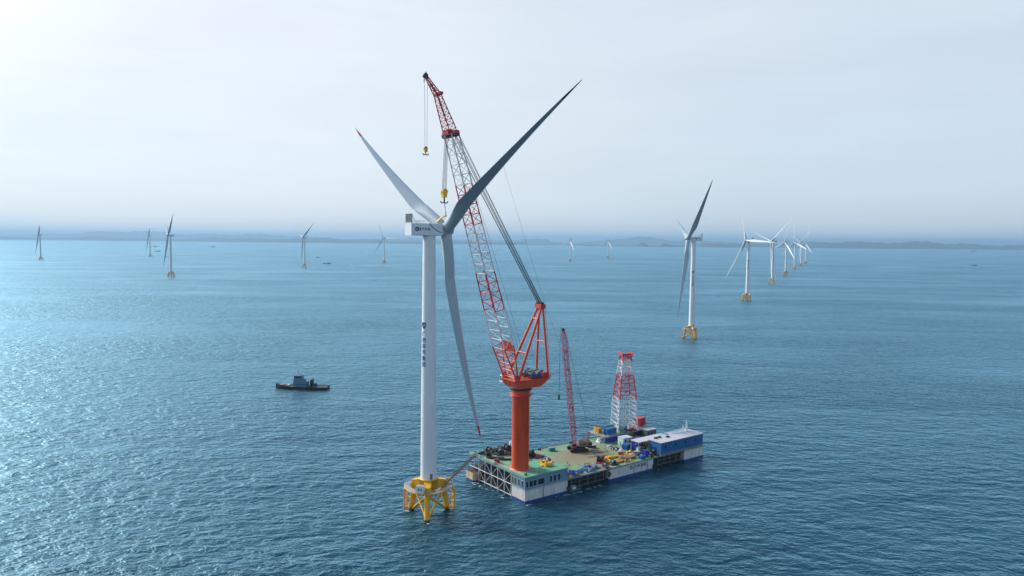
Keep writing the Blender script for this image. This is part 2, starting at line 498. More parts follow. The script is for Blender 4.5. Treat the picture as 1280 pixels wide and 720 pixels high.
# ------------------------------------------------------------------ haze (air)
hz = bpy.data.materials.new('haze_air'); hz.use_nodes = True
ht = hz.node_tree
for n_ in list(ht.nodes): ht.nodes.remove(n_)
ho = ht.nodes.new("ShaderNodeOutputMaterial"); hv = ht.nodes.new("ShaderNodeVolumePrincipled")
hv.inputs['Color'].default_value = (0.38, 0.64, 0.88, 1)
hv.inputs['Density'].default_value = 0.000062
hv.inputs['Anisotropy'].default_value = 0.2
ht.links.new(hv.outputs[0], ho.inputs['Volume'])
M['haze'] = hz
mb = MB(); mb.box(-66000, 66000, -2500, 50000, -1.5, 340, 'haze')
tag(mb.build('haze'), kind='stuff')

# ------------------------------------------------------------------ wind turbines
HUBZ = 110.8
TILT = R(9.5)
# ---- shared meshes (canonical frame: tower axis at origin, rotor axis +X)
def blade_mesh(L_, PITCH_B, BEND):
    secs = []
    ns, npnt = 40, 20
    for i in range(ns + 1):
        t = (i / ns)
        z = 1.6 + (L_ - 1.6) * t
        if t < 0.05: chord, thick, tw = 4.5, 1.0, 0
        else:
            q = min(1, (t - 0.05) / 0.16)
            sm_ = q * q * (3 - 2 * q)
            if t < 0.22: chord = 4.5 + (5.7 - 4.5) * sm_
            else: chord = 5.55 * (1 - (t - 0.22) / 0.78) ** 0.88 * (1 - 0.06 * math.sin(math.pi * (t - .22) / .78)) + 0.32
            thick = 1.0 + (0.26 - 1.0) * sm_ if t < 0.22 else 0.26 - 0.09 * (t - 0.22) / 0.78
        tw = R(-14) * max(0, 1 - t * 1.6)
        circ = 1.0 if t < 0.05 else max(0.0, 1 - (t - 0.05) / 0.15)
        bend = BEND * (-0.15 * t + 1.15 * t * t)
        pts = []
        for k in range(npnt):
            th = 2 * math.pi * k / npnt
            cx = math.cos(th); sy = math.sin(th)
            # airfoil: chord along x, pitch axis at 30%
            xa = (cx * 0.5 + 0.2) * chord
            tt = (cx + 1) / 2          # 1 at trailing edge
            ya = sy * 0.5 * chord * thick * (1.15 * (1 - tt) ** 0.35 * (0.35 + 0.65 * (1 - tt)) + 0.04)
            xc = cx * 0.5 * chord; yc = sy * 0.5 * chord
            x = xc * circ + xa * (1 - circ); y = yc * circ + ya * (1 - circ)
            # trailing edge points down-wind (feathered): chord along -X
            px, py = -x, y
            ang = PITCH_B + tw
            pts.append((px * math.cos(ang) - py * math.sin(ang) + bend, px * math.sin(ang) + py * math.cos(ang), z))
        secs.append(pts)
    return secs
def build_blade(redtip, L_, pitch_b, bend_):
    mb = MB(); secs = blade_mesh(L_, pitch_b, bend_); n = len(secs[0]); vs = [p for s_ in secs for p in s_]
    for i in range(len(secs) - 1):
        key = 'blade'
        if redtip and 0.915 < (i + 0.5) / 40 < 0.965: key = 'red'
        mb.add([], [], key)
    o = len(mb.v); mb.v += vs
    for i in range(len(secs) - 1):
        key = 'red' if redtip and 0.90 < (i + 0.5) / 40 < 0.96 else 'blade'
        k = mb.m(key)
        for j in range(n):
            mb.f.append((i * n + j, i * n + (j + 1) % n, (i + 1) * n + (j + 1) % n, (i + 1) * n + j)); mb.mi.append(k); mb.sm.append(True)
    mb.f.append(tuple(range(n - 1, -1, -1))); mb.mi.append(mb.m('blade')); mb.sm.append(False)
    mb.f.append(tuple((len(secs) - 1) * n + j for j in range(n))); mb.mi.append(mb.m('blade')); mb.sm.append(False)
    return mb.mesh('blade')
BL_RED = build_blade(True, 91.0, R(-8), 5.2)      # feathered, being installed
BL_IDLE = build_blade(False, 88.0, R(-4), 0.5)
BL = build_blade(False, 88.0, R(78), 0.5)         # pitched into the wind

# jacket foundation, three legs (frame: leg 0 towards -Y)
def leg_dir(k): a = R(-90 + 120 * k); return math.cos(a), math.sin(a)
LEG_T, LEG_B = 6.6, 8.2
legm = MB()
legm.tube((0, -LEG_B - 0.4, -4), (0, -LEG_B + .25, 1.5), 1.1, 'growth', n=14)
legm.tube((0, -LEG_B, 0.7), (0, -LEG_T, 9.6), 1.1, 'yellow', n=14)
legm.tube((0, -LEG_T - .05, 9.2), (0, -LEG_T - .05, 12.0), 1.3, 'yellow', n=14)
LEGM = legm.mesh('leg')
bracem = MB()
for k in range(3):
    a = leg_dir(k); b = leg_dir((k + 1) % 3)
    for (zt, zb, p, q) in ((9.4, 0.2, a, b), (9.4, 0.2, b, a)):
        bracem.tube((p[0] * LEG_T, p[1] * LEG_T, zt), (q[0] * LEG_B, q[1] * LEG_B, zb), 0.46, 'yellow', n=8)
    bracem.tube((a[0] * LEG_B, a[1] * LEG_B, -1.2), (b[0] * LEG_B, b[1] * LEG_B, -1.2), 0.36, 'growth', n=8)
BRACEM = bracem.mesh('bracing')
tp = MB()
tp.lathe([(2.3, 9.3), (3.5, 10.5), (3.6, 14.0), (3.75, 14.0), (3.75, 14.35), (3.3, 14.35)], 'yellow', 36)
for k in range(3):
    c = leg_dir(k)
    ang = math.atan2(c[1], c[0])
    # tapered box girder from tower can to leg head
    x = Vector((c[0], c[1], 0)); y = Vector((-c[1], c[0], 0))
    vs = []
    for (r_, wd, z0, z1) in ((2.6, 1.5, 10.4, 13.9), (7.4, 1.1, 10.9, 12.6)):
        for sgn in (-1, 1):
            for z in (z0, z1):
                vs.append(x * r_ + y * wd * sgn + Vector((0, 0, z)))
    tp.add(vs, [(0, 1, 3, 2), (4, 6, 7, 5), (0, 4, 5, 1), (2, 3, 7, 6), (1, 5, 7, 3), (0, 2, 6, 4)], 'yellow')
TPM = tp.mesh('transition_piece')
# platform: rounded triangle-ish ring deck
def plat_poly(r, n=36):
    return [((r + 0.35 * math.cos(3 * (t + R(90)))) * math.cos(t), (r + 0.35 * math.cos(3 * (t + R(90)))) * math.sin(t)) for t in [2 * math.pi * i / n for i in range(n)]]
pf = MB(); outer = plat_poly(9.3); inner = plat_poly(7.3)
n_ = len(outer)
for i in range(n_):
    j = (i + 1) % n_
    a, b, c, d = outer[i], outer[j], inner[j], inner[i]
    for z0, z1, k in ((11.0, 11.22, 'steel'),):
        vs = [(*a, z0), (*b, z0), (*c, z0), (*d, z0), (*a, z1), (*b, z1), (*c, z1), (*d, z1)]
        pf.add(vs, [(0, 3, 2, 1), (4, 5, 6, 7), (0, 1, 5, 4), (2, 3, 7, 6)], k)
    pf.tube((*a, 10.95), (*b, 10.95), 0.24, 'yellow', n=6)
    if i % 3 == 0:
        pf.tube((inner[i][0] * .5, inner[i][1] * .5, 11.0), (*a, 10.95), 0.16, 'yellow', n=6)
for k in range(3):
    a0 = R(-90 + 120 * k)
    for s_ in (-0.30, 0.30):
        pass
PFM = pf.mesh('platform')
rl_ = MB()
for i in range(n_):
    a, b = outer[i], outer[(i + 1) % n_]
    for z in (11.75, 12.35):
        rl_.tube((*a, z), (*b, z), 0.035, 'lattice_white', n=4)
    rl_.tube((*a, 11.2), (*a, 12.35), 0.035, 'lattice_white', n=4)
RLM = rl_.mesh('railing')
eq = MB(); eq.box(-1.5, 1.5, -1.1, 1.1, 0, 2.5, 'white'); eq.box(-1.55, 1.55, -1.15, 1.15, 2.5, 2.62, 'steel')
eq.box(-0.7, -0.1, -1.13, -1.1, 0.9, 1.9, 'grey'); eq.box(0.3, 0.9, -1.13, -1.1, 0.9, 1.9, 'grey')
EQM = eq.mesh('equipment_cabinet')
bl_ = MB()   # boat landing / fender frame beside a leg
for sx in (-1.0, 1.0):
    bl_.tube((sx, -1.6, -2), (sx, -1.6, 8.4), 0.28, 'yellow', n=8)
    bl_.tube((sx, -1.6, 8.0), (sx, 0.6, 9.2), 0.22, 'yellow', n=8)
    for z in (1.0, 5.0): bl_.tube((sx, -1.6, z), (0, 1.2, z), 0.2, 'yellow', n=6)
for i in range(14): bl_.tube((-0.35, -1.3, 0.2 + i * 0.6), (0.35, -1.3, 0.2 + i * 0.6), 0.05, 'yellow', n=4)
for z in (0.8, 3.2, 5.6, 8.0): bl_.tube((-1, -1.6, z), (1, -1.6, z), 0.16, 'yellow', n=6)
for sx in (-0.35, 0.35): bl_.tube((sx, -1.3, 0), (sx, -1.3, 9), 0.06, 'yellow', n=4)
BLM = bl_.mesh('boat_landing')
dv = MB(); dv.tube((0, 0, 0), (0, 0, 2.6), 0.14, 'yellow', n=8); dv.tube((0, 0, 2.6), (1.7, 0, 3.1), 0.1, 'yellow', n=8); dv.tube((0, 0, 1.6), (1.0, 0, 2.9), 0.06, 'yellow', n=6)
DVM = dv.mesh('davit')
# tower
tw = MB()
prof = []
for i in range(13):
    t = i / 12; prof.append((3.15 - 0.75 * t ** 1.2, 14.35 + (108.4 - 14.35) * t))
tw.lathe(prof, 'white', 48)
TWM = tw.mesh('tower')
TFS = []
for t in (0.26, 0.52, 0.77):
    r_ = 3.15 - 0.75 * t ** 1.2
    tf = MB(); tf.lathe([(r_ + .0, 0), (r_ + .06, 0.0), (r_ + .06, 0.22), (r_, 0.22)], 'white', 48, origin=(0, 0, 14.35 + 94.05 * t)); TFS.append(tf.mesh('flange'))
DRM = MB(); DRM.box(-.5, .5, -3.26, -3.1, 14.5, 16.7, 'grey'); DRM = DRM.mesh('door')
# nacelle (axis +X), origin tower top centre
nc = MB()
def rbox(mb, x0, x1, w_, z0, z1, key, c=0.35, taper=0.0):
    poly = lambda k: [(-w_ / 2 * k + c, z0), (w_ / 2 * k - c, z0), (w_ / 2 * k, z0 + c), (w_ / 2 * k, z1 - c), (w_ / 2 * k - c, z1), (-w_ / 2 * k + c, z1), (-w_ / 2 * k, z1 - c), (-w_ / 2 * k, z0 + c)]
    a = [(x0, y, z) for y, z in poly(1 - taper)]; b = [(x1, y, z) for y, z in poly(1)]
    n = 8
    mb.add(a + b, [tuple(range(n)), tuple(range(2 * n - 1, n - 1, -1))] + [(i, n + i, n + (i + 1) % n, (i + 1) % n) for i in range(n)], key)
rbox(nc, -9.0, 4.6, 5.0, 108.5, 113.1, 'white', 0.25)
rbox(nc, 4.6, 5.1, 4.4, 108.8, 112.8, 'white', 0.9)
nc.lathe([(2.5, 108.1), (2.6, 108.45), (2.6, 108.5)], 'white', 36)
NCM = nc.mesh('nacelle')
st = MB()   # dark curved stripe painted along each side
pts = []
for i in range(15):
    t = i / 14
    pts.append((-1.2 + 5.7 * t, 113.0 - 3.2 * (1 - (1 - t) ** 2.0)))
STS = []
for s_ in (-1, 1):
    st = MB()
    y = s_ * 2.512
    for (a, b) in zip(pts[:-1], pts[1:]):
        vs = [(a[0] - .15, y, a[1] - .16), (b[0] - .1, y, b[1] - .14), (b[0] + .15, y, b[1] + .16), (a[0] + .2, y, a[1] + .0)]
        st.add(vs, [(0, 1, 2, 3) if s_ < 0 else (3, 2, 1, 0)], 'logo')
    STS.append(st.mesh('stripe'))

cl = MB()   # roof cooler grid at the tail
cl.box(-8.9, -8.5, -2.3, 2.3, 113.1, 113.5, 'steel')
for y in (-2.2, -1.1, 0, 1.1, 2.2): cl.box(-8.95, -8.45, y - .09, y + .09, 113.3, 116.6, 'steel')
for i in range(7): cl.box(-8.9, -8.5, -2.2, 2.2, 113.6 + i * 0.48, 113.7 + i * 0.48, 'steel')
cl.box(-8.75, -8.65, -2.2, 2.2, 113.4, 116.5, 'grey')
for y in (-2, 2): cl.tube((-8.5, y, 116.2), (-6.6, y, 113.1), 0.09, 'steel', n=5)
CLM = cl.mesh('cooler')
RRS = []
for y in (-2.1, 2.1):
    rr_ = MB()
    for z in (113.65, 114.1): rr_.tube((-6.5, y, z), (-3.0, y, z), 0.04, 'steel', n=4)
    for i in range(5): rr_.tube((-6.5 + i * .875, y, 113.1), (-6.5 + i * .875, y, 114.1), 0.04, 'steel', n=4)
    RRS.append(rr_.mesh('roof_railing'))
rr_ = MB(); rr_.tube((-7.2, 0.6, 113.1), (-7.2, 0.6, 115.9), 0.07, 'grey', n=5); rr_.tube((-7.5, 0.6, 115.7), (-6.9, 0.6, 115.7), 0.05, 'grey', n=5)
WMM = rr_.mesh('weather_mast')
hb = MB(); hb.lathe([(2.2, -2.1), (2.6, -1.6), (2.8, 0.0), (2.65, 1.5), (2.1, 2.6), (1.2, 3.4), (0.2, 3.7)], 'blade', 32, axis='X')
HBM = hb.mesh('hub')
EMB = MB()
EMB.prism([(-0.95, 1.1), (-.5, 1.25), (0, 1.1), (.5, 1.25), (.95, 1.1), (.95, -.2), (.6, -.9), (0, -1.45), (-.6, -.9), (-.95, -.2)][::-1], -0.02, 0.02, 'logo')
EMB.prism([(-.55, .45), (-.1, .15), (.45, .75), (.1, -.1), (.0, -.8), (-.15, -.1)][::-1], 0.021, 0.03, 'white')
EMBM = EMB.mesh('emblem')
LT = {}
for i, ch in enumerate("广西投资集团"):
    LT[ch] = text_mesh('lettering', ch, 2.0, 'logo')
NEM = MB(); NEM.lathe([(0.85, -0.02), (0.85, 0.02)], 'logo', 24); NEM.box(-.5, .5, -.09, .09, .021, .03, 'white'); NEM.box(-.09, .09, -.45, .45, .021, .032, 'white')
NEMM = NEM.mesh('emblem')
NTX = text_mesh('lettering', "电气风电", 1.25, 'logo')

def turbine(loc, yaw, ph, base_rot, label, group=None, red=False, blade=None, over=7.2, tilt=R(9.5), detail=True, cone_len=1.0, text_az=-127, face=-1):
    root = thing('wind_turbine', label, 'wind turbine', loc, 0, group)
    B_ = Matrix.Rotation(base_rot, 4, 'Z')
    for k in range(3):
        lg = link('leg', LEGM, root, B_ @ Matrix.Rotation(R(120 * k), 4, 'Z'))
    link('bracing', BRACEM, root, B_)
    tpo = link('transition_piece', TPM, root, B_)
    pfo = link('platform', PFM, root, B_)
    if detail:
        link('railing', RLM, pfo)
        for (x, y, rz) in ((-2.6, -8.0, -10),):
            link('equipment_cabinet', EQM, root, B_ @ Matrix.Translation((x, y, 11.22)) @ Matrix.Rotation(R(rz), 4, 'Z'))
        link('davit', DVM, root, B_ @ Matrix.Translation((7.8, 1.8, 11.2)) @ Matrix.Rotation(R(30), 4, 'Z'))
    for k in (1, 2):
        c = leg_dir(k); a = math.atan2(c[1], c[0])
        link('boat_landing', BLM, root, B_ @ Matrix.Translation((c[0] * (LEG_B + 1.2), c[1] * (LEG_B + 1.2), 0)) @ Matrix.Rotation(a + R(90), 4, 'Z'))
    two = link('tower', TWM, root)
    [link('flange', q, two) for q in TFS]; link('door', DRM, two, Matrix.Rotation(R(25), 4, 'Z'))
    if detail:
        a = R(text_az); nrm = Vector((math.cos(a), math.sin(a), 0))
        zs = (71.0, 68.5, 66.2, 63.9, 61.5, 59.2)
        for ch, z in zip("广西投资集团", zs):
            r_ = 3.15 - 0.75 * ((z - 14.35) / 94.05) ** 1.2 + 0.03
            link('lettering', LT[ch], two, face_mw(nrm * r_ + Vector((0, 0, z)), nrm))
        z = 74.2; r_ = 3.15 - 0.75 * ((z - 14.35) / 94.05) ** 1.2 + 0.04
        link('emblem', EMBM, two, face_mw(nrm * r_ + Vector((0, 0, z)), nrm))
    Y_ = Matrix.Rotation(yaw, 4, 'Z')
    nco = link('nacelle', NCM, root, Y_)
    link('cooler', CLM, nco)
    if detail:
        [link('stripe', q, nco) for q in STS]; [link('roof_railing', q, nco) for q in RRS]; link('weather_mast', WMM, nco)
        for s_ in (-1, 1):
            link('emblem', NEMM, nco, face_mw((-6.6 if s_ < 0 else -2.0, s_ * 2.52, 110.9), (0, s_, 0)))
            link('lettering', NTX, nco, face_mw((-3.5 if s_ < 0 else -5.2, s_ * 2.52, 110.8), (0, s_, 0)))
    n = Vector((math.cos(yaw) * math.cos(tilt), math.sin(yaw) * math.cos(tilt), math.sin(tilt)))
    h = Vector((-math.sin(yaw), math.cos(yaw), 0)); wv = n.cross(h)
    hub = Vector((math.cos(yaw) * over, math.sin(yaw) * over, HUBZ))
    Hm = Matrix(((n.x, h.x, wv.x, hub.x), (n.y, h.y, wv.y, hub.y), (n.z, h.z, wv.z, hub.z), (0, 0, 0, 1)))
    hbo = link('hub', HBM, root, Hm)
    for k in range(3):
        p = ph + k * 2 * math.pi / 3
        zv = (math.cos(p) * wv + math.sin(p) * h).normalized()
        yv = zv.cross(n)
        Bm = Matrix(((n.x, yv.x, zv.x, hub.x), (n.y, yv.y, zv.y, hub.y), (n.z, yv.z, zv.z, hub.z), (0, 0, 0, 1)))
        link('blade', blade, root, Bm)
    return root

main_t = turbine((-31.8, 275.5, 0), R(36.3), R(58.2), R(3),
    'largest white wind turbine under installation, beside the crane barge, on yellow jacket', blade=BL_RED)
FAR = [  # x, y, yaw, phase, label
 (200.5, 798, 179, 46.5, 'tall white turbine with dark rear blade, second nearest, right of the crane barge'),
 (434.5, 1327, 196, 92, 'white turbine with one blade spread flat right and one down left, third nearest'),
 (681, 1883, 198, 48, 'white turbine third in the receding right row, its blades raised in a wide V'),
 (916, 2411, 194, 10, 'white turbine fourth in the receding right row, one blade nearly upright'),
 (1150, 2934, 200, 110, 'white turbine fifth in the receding right row, upright blade, three from the far end'),
 (1343, 3350, 188, 48, 'white turbine next to last in the receding right row'),
 (1527, 3749, 196, 12, 'last and smallest white turbine of the receding right row'),
 (-2077, 3172, 212, 60, 'hazy turbine standing farthest to the left in the photo'),
 (-1938, 3855, 206, 62, 'small hazy turbine just left of the darker left turbine, small boats beside it'),
 (-918, 1936, 210, 50, 'dark bluish turbine, largest of those left of the crane, seen side on'),
 (-750, 2601, 224, 52, 'hazy turbine with raised V blades left of the big tower, dark boat beside it'),
 (-571, 3208, 238, 92, 'faint turbine just left of the big tower with blades spread left and up'),
 (303, 3753, 204, 10, 'faint distant turbine right of the crane boom, left one of the hazy pair'),
 (604, 4545, 206, 8, 'faintest distant turbine, right one of the hazy pair beyond the barge'),
]
for i, (x, y, yw, ph, lab) in enumerate(FAR):
    turbine((x, y, 0), R(yw), R(ph), R([20, 35, 10, 50, 0, 25, 40, 15, 5, 30, 45, 12, 33, 8][i]), lab,
            'operating turbines in rows across the sea', blade=BL_IDLE if i in (0, 7, 8, 9, 10) else BL, over=6.4, tilt=R(9), detail=(y < 2000), text_az=-104)

# ------------------------------------------------------------------ crane barge
BN = Vector((6.085, 285.768, 0)); BA = R(36.64)
BU = Vector((math.cos(BA), math.sin(BA), 0)); BV = Vector((-math.sin(BA), math.cos(BA), 0))
def W(a, b, z=0.0): return BN + BU * a + BV * b + Vector((0, 0, z))
ZD, ZR = 6.1, 11.3          # main deck, raised deck
LBt, WBt = 112.0, 41.5
barge = thing('crane_barge', 'long green-decked work barge with white and blue hull beside the big turbine', 'barge', BN, BA)
def hull_block(x0, x1, y0, y1, name='hull_block'):
    mb = MB()
    mb.box(x0 + .02, x1 - .02, y0 + .02, y1 - .02, -3, 1.3, 'boot')
    mb.box(x0, x1, y0, y1, 1.3, ZD - 0.25, 'cream')
    mb.box(x0 - .12, x1 + .12, y0 - .12, y1 + .12, ZD - 0.62, ZD - 0.45, 'steel')
    for i in range(int((x1 - x0) / 3.1)):   # frame seams
        xx = x0 + 2 + i * 3.1
        mb.box(xx, xx + .05, y0 - .02, y0, 1.35, ZD - .7, 'steel')
    return mb.build(name, barge)
for (x0, x1) in ((0, 22.8), (47.7, 75.8), (98.0, 112)):
    hull_block(x0, x1, 0, 9)
    if x0 > 0: hull_block(x0, x1, 32.5, WBt)
mb = MB()
mb.prism([(-2.0, 35.2), (-1.2, 34.2), (22.8, 34.2), (22.8, 41.6), (-1.2, 41.6), (-2.0, 40.4)], -3, .8, 'boot')
mb.prism([(-2.05, 35.15), (-1.25, 34.15), (22.8, 34.15), (22.8, 41.65), (-1.25, 41.65), (-2.05, 40.45)], .8, 4.0, 'rustcream')
mb.prism([(-1.9, 35.3), (-1.2, 34.4), (22.6, 34.4), (22.6, 41.4), (-1.2, 41.4), (-1.9, 40.4)], 4.0, 4.12, 'brown')
mb.build('far_pontoon', barge)
mb = MB()
mb.box(3, 109, 13, 30, -3, ZD - 1.2, 'void'); mb.box(23, 97.8, 3.0, 13, -1, ZD - 1.1, 'void')  # added filler boxes: stop light passing under the deck, shade painted black
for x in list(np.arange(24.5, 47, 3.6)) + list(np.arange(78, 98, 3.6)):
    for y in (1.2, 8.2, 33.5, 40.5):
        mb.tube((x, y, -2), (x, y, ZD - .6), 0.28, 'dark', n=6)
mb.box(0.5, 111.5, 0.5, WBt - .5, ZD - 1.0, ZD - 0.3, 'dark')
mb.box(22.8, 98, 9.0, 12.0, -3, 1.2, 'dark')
mb.build('underdeck_and_shade_fill', barge)
mb = MB()
mb.box(22.8, 112.1, -0.15, WBt + .15, ZD - 0.25, ZD, 'deck')
mb.build('main_deck', barge)
mb = MB()   # deck edge kerb
for (x0, x1, y0, y1) in ((22.9, 80.5, -.12, .05), (22.9, 112, WBt - .05, WBt + .12)):
    mb.box(x0, x1, y0, y1, ZD + .004, ZD + .22, 'grey')
mb.build('deck_kerb', barge)
# recess frames below the deck edge
mb = MB()
for (x0, x1) in ((25.0, 44.0), (79.0, 96.0)):
    n = 4
    for i in range(n + 1):
        x = x0 + (x1 - x0) * i / n
        mb.tube((x, 0.1, 2.1), (x, 0.1, ZD - .5), 0.13, 'grey', n=5)
    mb.tube((x0, .1, 2.1), (x1, .1, 2.1), 0.13, 'grey', n=5)
    mb.tube((x0, .1, 4.2), (x1, .1, 4.2), 0.08, 'grey', n=5)
mb.build('recess_frame', barge)
# raised stern: deck, house, truss side
mb = MB()
mb.box(-0.25, 23.0, -0.25, 41.6, ZR - 0.3, ZR, 'deck_bright')
mb.box(-0.26, 23.01, -0.26, 41.61, ZR - 0.75, ZR - 0.302, 'house')
mb.build('raised_deck', barge)
hs = MB()
hs.box(0.02, 22.8, 0.02, 9.2, ZD - 0.22, ZR - 0.77, 'house')
hs.box(22.3, 22.78, 9.2, 40, ZD, ZR - .77, 'house')
house = hs.build('deckhouse', barge)
for (a0, a1) in ((0.5, 1.7), (2.2, 4.0), (4.2, 6.0), (6.7, 10.2), (13.0, 14.3), (15.0, 16.4), (17.3, 18.8)):
    mb = MB(); mb.box(a0, a1, -0.05, 0.0, 6.9, 9.4, 'glass')
    for (p, q, r_, s_) in ((a0 - .12, a0, 6.8, 9.5), (a1, a1 + .12, 6.8, 9.5)):
        mb.box(p, q, -.09, 0.0, r_, s_, 'palegreen')
    mb.box(a0, a1, -.09, 0.0, 9.4, 9.52, 'palegreen'); mb.box(a0, a1, -.12, 0.0, 6.78, 6.9, 'palegreen')
    mb.build('window', house)
for i, (b0, b1) in enumerate(((1.0, 2.4), (3.3, 4.7), (5.8, 7.0), (7.6, 8.7))):
    mb = MB(); mb.box(-0.05, 0.0, b0, b1, 6.9, 9.4, 'glass' if i < 2 else 'brown')
    mb.box(-.09, 0, b0 - .12, b0, 6.8, 9.5, 'palegreen'); mb.box(-.09, 0, b1, b1 + .12, 6.8, 9.5, 'palegreen')
    mb.box(-.09, 0, b0, b1, 9.4, 9.52, 'palegreen')
    mb.build('window', house)
# truss on the stern face
mb = MB()
ys = [9.4, 14.2, 19.0, 23.8, 28.6, 33.4]
for i, y in enumerate(ys):
    mb.tube((0, y, -1), (0, y, ZR - .7), 0.16, 'lattice_white', n=6)
for z in (1.2, 5.9): mb.tube((0, 9.2, z), (0, 33.4 if z < 3 else 40.5, z), 0.18, 'lattice_white', n=6)
for i in range(5):
    y0, y1 = ys[i], ys[i + 1]
    if i % 2 == 0:
        mb.tube((0, y0, 1.2), (0, y1, 5.9), .11, 'lattice_white', n=5); mb.tube((0, y1, 5.9), (0, y0, 10.6), .11, 'lattice_white', n=5)
    else:
        mb.tube((0, y1, 1.2), (0, y0, 5.9), .11, 'lattice_white', n=5); mb.tube((0, y0, 5.9), (0, y1, 10.6), .11, 'lattice_white', n=5)
for y in (37, 40.8):
    mb.tube((0, y, 6), (0, y, ZR - .7), 0.16, 'lattice_white', n=5)
mb.build('side_truss', barge)
mb = MB()
for a in (6, 14, 21):
    for b in ys[1:] + [40.8]:
        mb.tube((a, b, -1), (a, b, ZR - .7), 0.22, 'dark', n=6)
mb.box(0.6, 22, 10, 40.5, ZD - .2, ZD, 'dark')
mb.box(2.4, 22, 9.3, 33.8, ZD, ZR - 1.0, 'void'); mb.box(1.6, 22, 9.3, 33.8, -2, ZD - .25, 'void')  # black boxes behind the truss paint in the shade of the open void
mb.build('support_columns_shade_fill', barge)
# railings
def railing(mb, pts, z, key='lattice_white', h=1.1, step=2.2):
    for a, b in zip(pts[:-1], pts[1:]):
        a = Vector((*a, z)); b = Vector((*b, z)); n = max(1, int((b - a).length / step))
        for q in (h, h * .55): mb.tube(a + Vector((0, 0, q)), b + Vector((0, 0, q)), 0.035, key, n=4)
        for i in range(n + 1):
            p = a.lerp(b, i / n); mb.tube(p, p + Vector((0, 0, h)), 0.04, key, n=4)
mb = MB(); railing(mb, [(0, 41.3), (0, 0), (22.8, 0)], ZR, 'palegreen'); railing(mb, [(0, 41.3), (22.8, 41.3)], ZR, 'palegreen')
mb.build('railing', barge)
mb = MB(); railing(mb, [(23.5, 41.2), (74, 41.2)], ZD); railing(mb, [(24, 0.3), (47, 0.3)], ZD)
mb.build('railing', barge)
# tyre fenders and ladder on hull
for (a, z) in ((9.5, 3.4), (71.8, 3.2), (63.0, 3.2)):
    mb = MB()
    for s_ in (-.2, .2): mb.tube((a + s_, -.1, 1.0), (a + s_, -.1, ZD - .3), .045, 'brown', n=4)
    for i in range(10): mb.tube((a - .2, -.1, 1.2 + i * .45), (a + .2, -.1, 1.2 + i * .45), .035, 'brown', n=4)
    mb.build('ladder', barge)
for (a, z) in ((23.3, 2.4), (47.2, 3.8), (76.2, 2.2)):
    mb = MB()
    for i in range(16):
        t0, t1 = 2 * math.pi * i / 16, 2 * math.pi * (i + 1) / 16
        mb.tube((a + .8 * math.cos(t0), -.25, z + .8 * math.sin(t0)), (a + .8 * math.cos(t1), -.25, z + .8 * math.sin(t1)), .28, 'black', n=6)
    mb.build('tyre_fender', barge)
# hull lettering and emblem
link('emblem', NEMM, barge, face_mw((61.2, -0.05, 4.2), (0, -1, 0)))
for ch, a in zip("大桥福船", (64.1, 66.1, 68.1, 70.1)):
    link('lettering', text_mesh('lettering', ch, 1.75, 'logo'), barge, face_mw((a, -0.05, 4.2), (0, -1, 0)))
# bollards
for (a, b) in ((47.0, 1.0), (25.5, 1.0), (76.5, 1.2), (60, 40.3), (40, 40.3)):
    mb = MB()
    for s_ in (-.5, .5):
        mb.lathe([(.28, 0), (.28, .7), (.36, .72), (.36, .85)], 'dark', 12, origin=(a + s_, b, ZD))
    mb.box(a - .9, a + .9, b - .4, b + .4, ZD, ZD + .12, 'dark')
    mb.build('bollard', barge)
for (a, b) in ((2.0, 2.2), (1.8, 39.5)):
    mb = MB()
    for s_ in (-.4, .4):
        mb.lathe([(.25, 0), (.25, .6), (.33, .62), (.33, .75)], 'dark', 12, origin=(a + s_, b, ZR))
    mb.box(a - .8, a + .8, b - .35, b + .35, ZR, ZR + .1, 'dark')
    mb.build('bollard', barge)

# ------------------------------------------------------------------ pedestal crane
CP = W(5.7, 10.9, ZR)
CX, CY = 4.15, 297.9
CP = Vector((CX, CY, ZR))
D = Vector((-0.8414, -0.5404, 0)); SD = Vector((0.5404, -0.8414, 0))
crane = thing('pedestal_crane', 'giant orange-red offshore crane with long red and white lattice boom on the barge', 'crane', CP)
def PC(s_, z, l=0.0): return D * s_ + SD * l + Vector((0, 0, z - ZR))
mb = MB()
mb.lathe([(4.5, 0.0), (4.5, 0.08), (3.95, 0.1), (3.75, 0.35), (3.7, 1.0), (3.7, 30.4), (3.75, 30.5), (3.75, 31.0), (3.85, 32.0), (3.85, 33.6)], 'orange', 48)
colo = mb.build('column', crane)
mb = MB()
mb.lathe([(4.0, 31.3), (4.9, 31.3), (4.9, 31.5), (4.0, 31.5)], 'orange', 40)
for i in range(24):
    t0, t1 = 2 * math.pi * i / 24, 2 * math.pi * (i + 1) / 24
    p, q = Vector((4.85 * math.cos(t0), 4.85 * math.sin(t0), 0)), Vector((4.85 * math.cos(t1), 4.85 * math.sin(t1), 0))
    for z in (32.0, 32.5): mb.tube(p + Vector((0, 0, z)), q + Vector((0, 0, z)), .05, 'orange', n=4)
    mb.tube(p + Vector((0, 0, 31.4)), p + Vector((0, 0, 32.5)), .05, 'orange', n=4)
mb.build('walkway', colo)
for z in (8.2, 15.8, 23.4):
    mb = MB(); mb.lathe([(3.7, z), (3.74, z), (3.74, z + .16), (3.7, z + .16)], 'orange', 48); mb.build('weld_ring', colo)
mb = MB()
for q in (-.3, .3): mb.tube((2.9 + q * .7, -2.6 + q * .7, .2), (2.9 + q * .7, -2.6 + q * .7, 31.3), .05, 'red', n=4)
for i in range(50): mb.tube((2.69, -2.81, .6 + i * .61), (3.11, -2.39, .6 + i * .61), .035, 'red', n=4)
for i in range(10): mb.tube((2.5, -2.3, 2 + i * 3), (2.9, -2.6, 2 + i * 3), .05, 'red', n=4)
mb.build('ladder', colo)
